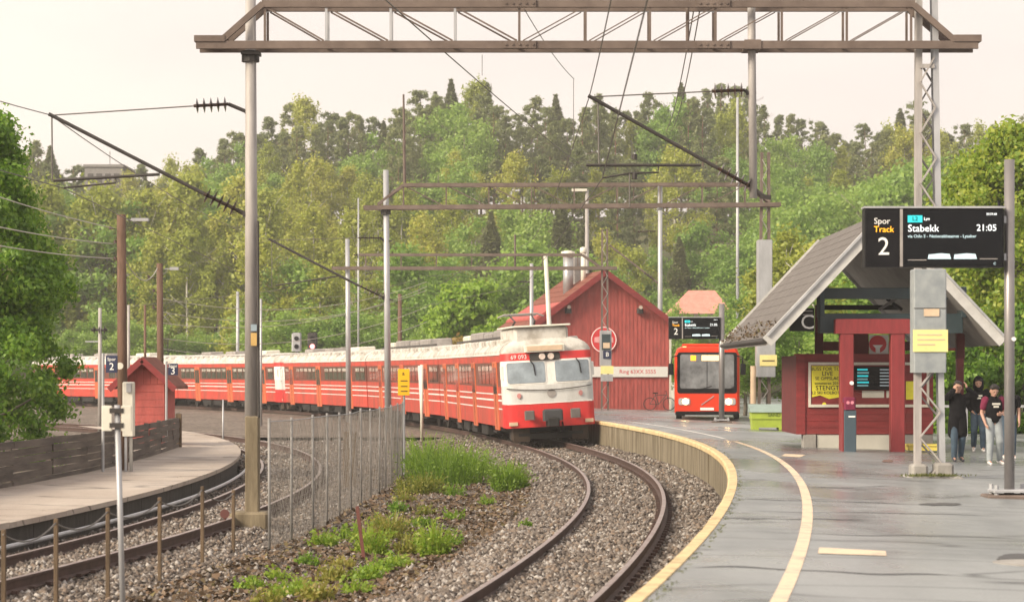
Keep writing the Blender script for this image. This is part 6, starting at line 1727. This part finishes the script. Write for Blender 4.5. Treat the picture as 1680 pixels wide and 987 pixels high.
MIDY = ([-100, 100, 160, 260, 340, 430, 480, 560, 640, 720, 800, 860, 930, 1000, 1080, 1160, 1240, 1300, 1380, 1460, 1540, 1620, 1800],
        [300, 300, 300, 285, 290, 300, 330, 345, 300, 330, 350, 300, 340, 370, 380, 370, 390, 300, 285, 255, 240, 240, 250])
px = -70.
while px < 1780:                                      # middle slope
    y_ = float(np.interp(px, *MIDY)) + rnd.uniform(-8, 34)
    if px < 760: kind = rnd.choice(['birch', 'birch', 'birch', 'broadleaf'])
    elif px < 1260: kind = rnd.choice(['broadleaf', 'birch', 'spruce', 'broadleaf'])
    else: kind = 'broadleaf'
    tree(kind, px, rnd.uniform(232, 258), y_, where='halfway up the slope', wide=1.15)
    px += rnd.uniform(32, 44)
px = -70.
while px < 1780:                                      # foot of the slope
    y_ = float(np.interp(px, *MIDY)) + rnd.uniform(70, 120)
    kind = rnd.choice(['birch', 'birch', 'broadleaf']) if px < 680 else rnd.choice(['broadleaf', 'broadleaf', 'birch'])
    tree(kind, px, rnd.uniform(202, 224) + (26 if px < 420 else 0), y_, where='at the slope foot', wide=1.2)
    px += rnd.uniform(40, 58)
# undergrowth along the foot of the wood
px = -70.
while px < 1780:
    y_ = rnd.uniform(500, 545) if px < 1010 else rnd.uniform(475, 560)
    if not 1095 < px < 1215:
        tree('broadleaf', px, rnd.uniform(190, 200) + (28 if px < 420 else 0), y_, where='in the low fringe', wide=1.5)
    px += rnd.uniform(38, 56)
# trees between the bus, the bin and the shelter
for px, d, yt, kd, wd in ((1232, 150, 470, 'broadleaf', 1.0), (1290, 140, 380, 'birch', 1.3), (1335, 128, 400, 'birch', 1.4), (1375, 120, 420, 'broadleaf', 1.4), (1430, 118, 400, 'birch', 1.4), (1480, 112, 360, 'broadleaf', 1.5), (1222, 112, 560, 'broadleaf', 1.3), (1260, 106, 590, 'broadleaf', 1.5), (1310, 108, 575, 'broadleaf', 1.6), (1400, 104, 560, 'broadleaf', 1.8), (1112, 172, 498, 'broadleaf', 1.0), (1192, 174, 492, 'broadleaf', 1.0), (1150, 172, 512, 'broadleaf', 1.2), (1085, 160, 545, 'broadleaf', 1.0), (1128, 150, 560, 'broadleaf', .8)):
    tree(kd, px, d, yt, where='behind the forecourt', wide=wd, z=.3)

ORD = ['first', 'second', 'third', 'fourth', 'fifth', 'sixth', 'seventh', 'eighth', 'ninth', 'tenth', 'eleventh', 'twelfth', 'thirteenth', 'fourteenth']
for (word, where, zn), lst in TREES.items():
    lst.sort(key=lambda t: t[0])
    for q, (_, g) in enumerate(lst):
        o_ = '' if len(lst) == 1 else ('leftmost ' if q == 0 else 'rightmost ' if q == len(lst) - 1 else ORD[q] + '-from-left ')
        g['label'] = f'{o_}{word} {where} {zn}'
        if len(lst) == 1: del g['group']
# individually grown near trees
def near_tree(name, label, base, clumps, per, size, lm, tr_limbs, H, r, bark, seed, flat=.85, droop=.4, elong=1.6):
    rs = np.random.RandomState(seed)
    g = thing(name, label, 'tree' if 'tree' in name else 'shrub', base)
    o = bpy.data.objects.new('crown', leafmesh('crown', clump_leaves(clumps, per, size, flat, droop, elong, .35, rs), lm)); o.parent = g; link(o)
    o = bpy.data.objects.new('trunk', trunk_mesh('trunk', H, r, tr_limbs, bark, .02, seed)); o.parent = g; link(o)
    return g
def outline_clumps(pts, d, base, n, rmin, rmax, depth, seed):
    """clumps filling a rounded crown; pts: (z fraction, half width left, half width right) in metres"""
    rs = np.random.RandomState(seed); out = []
    zs = [p[0] for p in pts]
    for k in range(n):
        z = rs.uniform(zs[0], zs[-1]); wl_ = np.interp(z, zs, [p[1] for p in pts]); wr_ = np.interp(z, zs, [p[2] for p in pts])
        a = rs.rand() * 6.283; q = rs.rand() ** .4
        x = q * math.cos(a) * (wr_ if math.cos(a) > 0 else wl_); y = q * math.sin(a) * depth * max(wl_, wr_)
        out.append((x, y, z, rmin + (rmax - rmin) * rs.rand()))
    return out
dL = 57.0; bx0 = P(-40, 0, dL).x
cl = outline_clumps([(.55, 3.2, 1.6), (1.5, 3.4, 2.15), (3.0, 3.6, 2.35), (4.5, 3.6, 2.15), (5.7, 3.2, 1.75), (6.8, 2.6, 1.2), (7.9, 1.6, .75), (8.5, .6, .45)], dL, None, 190, .30, .62, .9, 9)
limbs = [(.1 + .8 * rnd.random(), 1.0 + .9 * rnd.random(), rnd.random() * 6.283, .4) for _ in range(22)]
near_tree('maple_tree', 'dense dark green tree filling the left edge behind the plank fence', (bx0, dL, -.05), cl, 560, .072, mat['lf_near'], limbs, 6.4, .20, mat['bark_grey'], 12)
dR_ = 84.0; bx1 = P(1665, 0, dR_).x
cl = outline_clumps([(1.2, 3.2, 3.0), (3, 3.6, 3.4), (5.0, 3.3, 3.2), (6.8, 2.4, 3.0), (8.4, 1.8, 2.4), (9.6, .9, 1.4), (10.3, .4, .5)], dR_, None, 170, .40, .85, .8, 21)
limbs = [(.1 + .8 * rnd.random(), 1.2 + .9 * rnd.random(), rnd.random() * 6.283, .4) for _ in range(20)]
near_tree('rowan_tree', 'tall yellow-green tree at the right edge behind the near display post', (bx1, dR_, .35), cl, 420, .11, mat['lf_right'], limbs, 8.6, .2, mat['bark_grey'], 22)
bx2 = P(1600, 0, 92).x
cl = outline_clumps([(1.0, 3.0, 2.2), (3, 3.2, 2.6), (5.5, 2.6, 2.2), (7.5, 1.6, 1.5), (9.6, .7, .8), (10.2, .3, .3)], 92, None, 120, .40, .8, .8, 31)
near_tree('rowan_tree', 'smaller yellow-green tree just left of the tall one at the right edge', (bx2, 92, .35), cl, 420, .11, mat['lf_right'], limbs[:12], 7.4, .16, mat['bark_grey'], 32)
bx3 = P(1570, 0, 72).x
cl = outline_clumps([(.2, 2.6, 2.8), (1.2, 2.8, 3.0), (2.4, 2.2, 2.6), (3.2, 1.2, 1.8)], 72, None, 110, .28, .5, .45, 41)
near_tree('lilac_shrub', 'bright green shrubbery behind the walking people', (bx3, 80, .35), cl, 170, .13, mat['lf_near'], limbs[:8], 2.6, .06, mat['bark_grey'], 42)
bx4 = P(1700, 0, 80).x
cl = outline_clumps([(.2, 2.4, 2.6), (1.4, 2.6, 3.0), (3.0, 2.2, 2.6), (4.2, 1.2, 1.8)], 80, None, 100, .3, .55, .5, 43)
near_tree('lilac_shrub', 'green shrubbery at the right edge under the tall tree', (bx4, 82, .35), cl, 170, .13, mat['lf_near'], limbs[:8], 3.4, .06, mat['bark_grey'], 44)
bx5 = P(770, 0, 158).x
cl = outline_clumps([(.6, 4.6, 4.2), (2.5, 4.4, 4.4), (4.5, 3.6, 4.0), (6.5, 2.4, 2.4), (8.3, 1.0, 1.0)], 158, None, 150, .4, .85, .6, 51)
near_tree('willow_shrub', 'bright yellow-green bush above the roof of the leading coach', (bx5, 158, -.2), cl, 150, .2, mat['lf_bush'], limbs[:10], 6, .12, mat['bark_grey'], 52)
bx6 = P(745, 0, 152).x
cl = outline_clumps([(.6, 3.0, 3.6), (2.0, 3.0, 4.0), (3.6, 2.4, 3.4), (4.6, 1.2, 2.0)], 152, None, 90, .35, .6, .4, 53)
near_tree('barberry_shrub', 'rusty orange bush in front of the bright green one', (bx6, 150, -.2), cl, 130, .18, mat['lf_orange'], limbs[:8], 3.4, .07, mat['bark_grey'], 54)

# weeds between the tracks: each clump a plant of its own
WEEDN = [0]
def weed(px, py, h, w, n, label, m=None, lean=0., broad=False, dd=None):
    WEEDN[0] += 1
    m = m or ('lf_weed2' if WEEDN[0] % 3 == 1 and WEEDN[0] > 3 else 'lf_weed')
    if h < .5: n = int(n * .55); h = h * 1.25; w = w * .8
    z = -.30; d = dd or FPX * (CZ - z) / (py - YH); x = (px - 840) * d / FPX
    z = float(bed_z(np.array(x), d))
    rs = np.random.RandomState(int(px * 7 + py))
    N = n if broad else int(n * 1.6)
    h = h * 1.25
    a = rs.rand(N) * 6.283; q = np.sqrt(rs.rand(N)) * w / 2
    bx_ = np.stack([x + q * np.cos(a), d + q * np.sin(a) * .8, np.full(N, z - .02)], -1)
    hh = h * (.25 + .85 * rs.rand(N) ** 1.4) * (1 - .45 * (q / (w / 2)) ** 2)
    dirx = np.stack([np.cos(a) * .16 + rs.normal(size=N) * .15, np.sin(a) * .16 + rs.normal(size=N) * .15, np.ones(N)], -1)
    mid = bx_ + dirx * hh[:, None] * .55; tip = bx_ + dirx * np.array([1.55, 1.55, .95]) * hh[:, None]
    sd_ = np.stack([-np.sin(a), np.cos(a), np.zeros(N)], -1) * (.012 if not broad else .03) * (.7 + .6 * rs.rand(N, 1))
    v = np.stack([bx_ - sd_ * .6, bx_ + sd_ * .6, mid + sd_, mid - sd_], 1); v2 = np.stack([mid - sd_, mid + sd_, tip + sd_ * .15, tip - sd_ * .15], 1)
    parts_ = [v.reshape(-1, 3), v2.reshape(-1, 3)]
    # leaflets
    h = h * 1.0
    k = rs.randint(0, N, N * 3); t = .3 + .7 * rs.rand(N * 3, 1)
    c = bx_[k] + (tip[k] - bx_[k]) * t + rs.normal(size=(N * 3, 3)) * .03
    nn = rs.normal(size=(N * 3, 3)) + np.array([0, 0, .8]); nn /= np.linalg.norm(nn, axis=1, keepdims=True)
    parts_.append(leaf_quads(c, nn, .038 if not broad else .07, None, 0, 1.8, rs))
    vv = np.concatenate(parts_) - np.array([x, d, z])
    g = thing('weed_clump', label, 'weeds', (x, d, z), group=None)
    o = link(bpy.data.objects.new('foliage', leafmesh('foliage', vv, mat[m]))); o.parent = g
    return g
weed(735, 792, 1.05, 2.2, 420, 'largest bright green weed thicket beyond the end of the chain-link fence')
weed(700, 770, 1.0, 1.8, 300, 'tall weeds against the last posts of the chain-link fence')
weed(772, 778, .8, 1.4, 240, 'weeds at the right end of the thicket toward the train')
weed(690, 808, .5, 1.2, 260, 'low yellowish weeds at the foot of the thicket')
weed(836, 803, .70, .75, 420, 'single upright green weed clump standing alone in the ballast')
weed(610, 905, .42, .65, 240, 'dark green weeds beside the leaning rusty stake')
weed(640, 880, .38, .8, 240, 'broad-leaved weeds right of the leaning rusty stake')
weed(712, 912, .42, .55, 330, 'grassy tuft nearest the left rail of the platform track')
weed(530, 893, .22, .55, 160, 'small weed tuft at the right side of the gantry mast foot')
weed(655, 838, .24, .4, 70, 'small dark sprig in the bare earth below the fence', 'lf_near')
weed(600, 950, .18, .5, 160, 'low yellow-green weeds below the leaning rusty stake')
weed(480, 975, .20, .7, 220, 'low weeds at the bottom edge of the picture')
weed(520, 985, .22, .5, 180, 'bright weeds at the bottom edge right of the low ones')
weed(410, 962, .14, .5, 100, 'sparse weeds left of the bottom-edge weeds')
weed(650, 928, .16, .6, 140, 'low weeds between the rusty stake and the grassy tuft')
weed(560, 925, .14, .5, 110, 'sparse low weeds left of the leaning rusty stake')
weed(690, 862, .16, .7, 120, 'sparse low weeds on the earth bank above the grassy tuft')
weed(862, 876, .10, .18, 40, 'tiny sprout in the ballast near the platform track')
for q, (px, py, h, w, n) in enumerate(((664, 822, .3, .6, 70), (745, 812, .3, .6, 80), (628, 862, .26, .5, 70), (700, 842, .22, .5, 60), (745, 850, .2, .5, 50), (575, 885, .26, .5, 80), (668, 905, .3, .5, 110), (738, 900, .25, .4, 90), (625, 935, .2, .45, 90), (545, 950, .24, .5, 110), (455, 945, .16, .4, 60), (585, 972, .2, .4, 90), (440, 988, .2, .4, 80), (800, 826, .2, .3, 50), (505, 925, .16, .4, 60))):
    weed(px, py, h, w, n, ORD[q % 14] + (' small' if q < 14 else ' last small') + ' weed sprig scattered over the bank, counted from the fence end')
# dry leaf litter and earth crumbs on the bank, uncountable
rs = np.random.RandomState(77); N = 9000
yy = 29 + rs.rand(N) ** 1.3 * 42; lo_ = c1(yy) + 1.9; hi_ = c2(yy) - 2.0
xx = lo_ + rs.rand(N) * np.maximum(hi_ - lo_, .2)
cc_ = np.stack([xx, yy, bed_z(xx, yy) + .02 + .02 * rs.rand(N)], -1)
nn = rs.normal(size=(N, 3)) * .5 + np.array([0, 0, 1.]); nn /= np.linalg.norm(nn, axis=1, keepdims=True)
lit = link(bpy.data.objects.new('leaf_litter', leafmesh('leaf_litter', leaf_quads(cc_, nn, .07, None, 0, 1.6, rs), leafmat('litter', [(.05, .035, .022), (.11, .075, .045), (.20, .13, .08), (.12, .13, .03)], .1))))
lit['kind'] = 'stuff'; tag(lit, 'dry leaves and low green growth on the bank between the tracks', 'litter')
# grass growing at the mast plinth and along the platform edge
def tufts(name, pts, h, label):
    vs = []
    rs = np.random.RandomState(len(pts))
    p = np.array(pts); N = len(p)
    a = rs.rand(N) * 6.283; sd_ = np.stack([np.cos(a), np.sin(a), np.zeros(N)], -1) * .012
    t = p + np.stack([rs.normal(size=N) * .03, rs.normal(size=N) * .03, h * (.4 + .8 * rs.rand(N))], -1)
    v = np.stack([p - sd_, p + sd_, t + sd_ * .2, t - sd_ * .2], 1).reshape(-1, 3)
    o = link(bpy.data.objects.new(name, leafmesh(name, v, mat['lf_moss']))); o['kind'] = 'stuff'; return tag(o, label, 'grass')
mp_ = PA(1525, 0)
pts = [(mp_.x + rnd.gauss(0, .24), D - .46 + rnd.uniform(-.06, .25), .735) for _ in range(420)]
tufts('moss_tufts', pts, .045, 'moss and short grass on the plinth of the near lattice mast')
pts = []
for i in range(0, len(X2), 2):
    if 14 < Y2[i] < 62 and rnd.random() < .5:
        o_ = 2.02 + rnd.random() * .06; x_ = X2[i] + math.cos(T2[i]) * o_; y_ = Y2[i] - math.sin(T2[i]) * o_
        for _ in range(5): pts.append((x_ + rnd.gauss(0, .02), y_ + rnd.uniform(-.1, .1), float(plat_z(x_, y_))))
tufts('edge_moss', pts, .009, 'thin green moss along the inner side of the yellow platform edge')

# ------------------------------------------------------------------ houses beyond the wood
hd_ = 182.0; hx = P(1152, 0, hd_).x
g = thing('tile_roof_house', 'house with faded orange tiled roof among the trees behind the bus', 'house', (hx, hd_, .2))
za, ze = P(0, 474, hd_).z, P(0, 512, hd_).z
part('wall', MB().box(hx - 2.1, hx + 1.9, hd_ + .6, hd_ + 5.4, .2, ze), mat['render_wall'], g)
part('roof_front', MB().add([(hx - 2.5, hd_, ze - .1), (hx + 2.3, hd_, ze - .1), (hx + 1.2, hd_ + 3, za), (hx - .8, hd_ + 3, za)], [(0, 1, 2, 3)]).add([(hx - 2.5, hd_, ze - .1), (hx - .8, hd_ + 3, za), (hx - 2.5, hd_ + 6, ze - .1)], [(0, 1, 2)]).add([(hx + 2.3, hd_, ze - .1), (hx + 2.3, hd_ + 6, ze - .1), (hx + 1.2, hd_ + 3, za)], [(0, 1, 2)]), mat['orangetile'], g)
for x in (-1.3, .6):
    wn = part('window', MB().box(hx + x, hx + x + .9, hd_ + .56, hd_ + .598, ze - 1.7, ze - .6), mat['glass'], g)
    part('window_frame', MB().box(hx + x - .06, hx + x + .96, hd_ + .57, hd_ + .599, ze - 1.78, ze - 1.71), mat['white'], wn)
hd_ = 335.0; hx = P(170, 0, hd_).x; zt = P(0, 274, hd_).z
g = thing('apartment_block', 'flat-roofed block showing above the trees at the far left', 'building', (hx, hd_, 12))
part('wall', MB().box(hx - 2.6, hx + 2.6, hd_, hd_ + 10, 8, zt), mat['brickgrey'], g)
part('roof_edge', MB().box(hx - 2.8, hx + 2.8, hd_ - .2, hd_ + 10.2, zt, zt + .35), mat['brickgrey'], g)
for q in range(4):
    wn = part('window', MB().box(hx - 2.2 + q * 1.2, hx - 1.4 + q * 1.2, hd_ - .05, hd_ + .02, zt - 2.2, zt - .9), mat['glass'], g)
part('aerial', MB().tube([(hx + .2, hd_ + 4, zt), (hx + .2, hd_ + 4, P(0, 244, hd_).z)], .05, 5), mat['wire'], g)

# ------------------------------------------------------------------ the hazy air over the valley
hz_ = MB().box(-280, 280, -40, 540, -3, 80)
hm = bpy.data.materials.new('haze_air'); hm.use_nodes = True
hn = hm.node_tree.nodes; hn.clear()
pv = hn.new('ShaderNodeVolumePrincipled'); pv.inputs['Color'].default_value = (.96, .95, .93, 1); pv.inputs['Density'].default_value = .00048; pv.inputs['Anisotropy'].default_value = .1
ho = hn.new('ShaderNodeOutputMaterial'); hm.node_tree.links.new(pv.outputs[0], ho.inputs['Volume'])
hz = part('haze', hz_, hm, None, True); hz['kind'] = 'stuff'
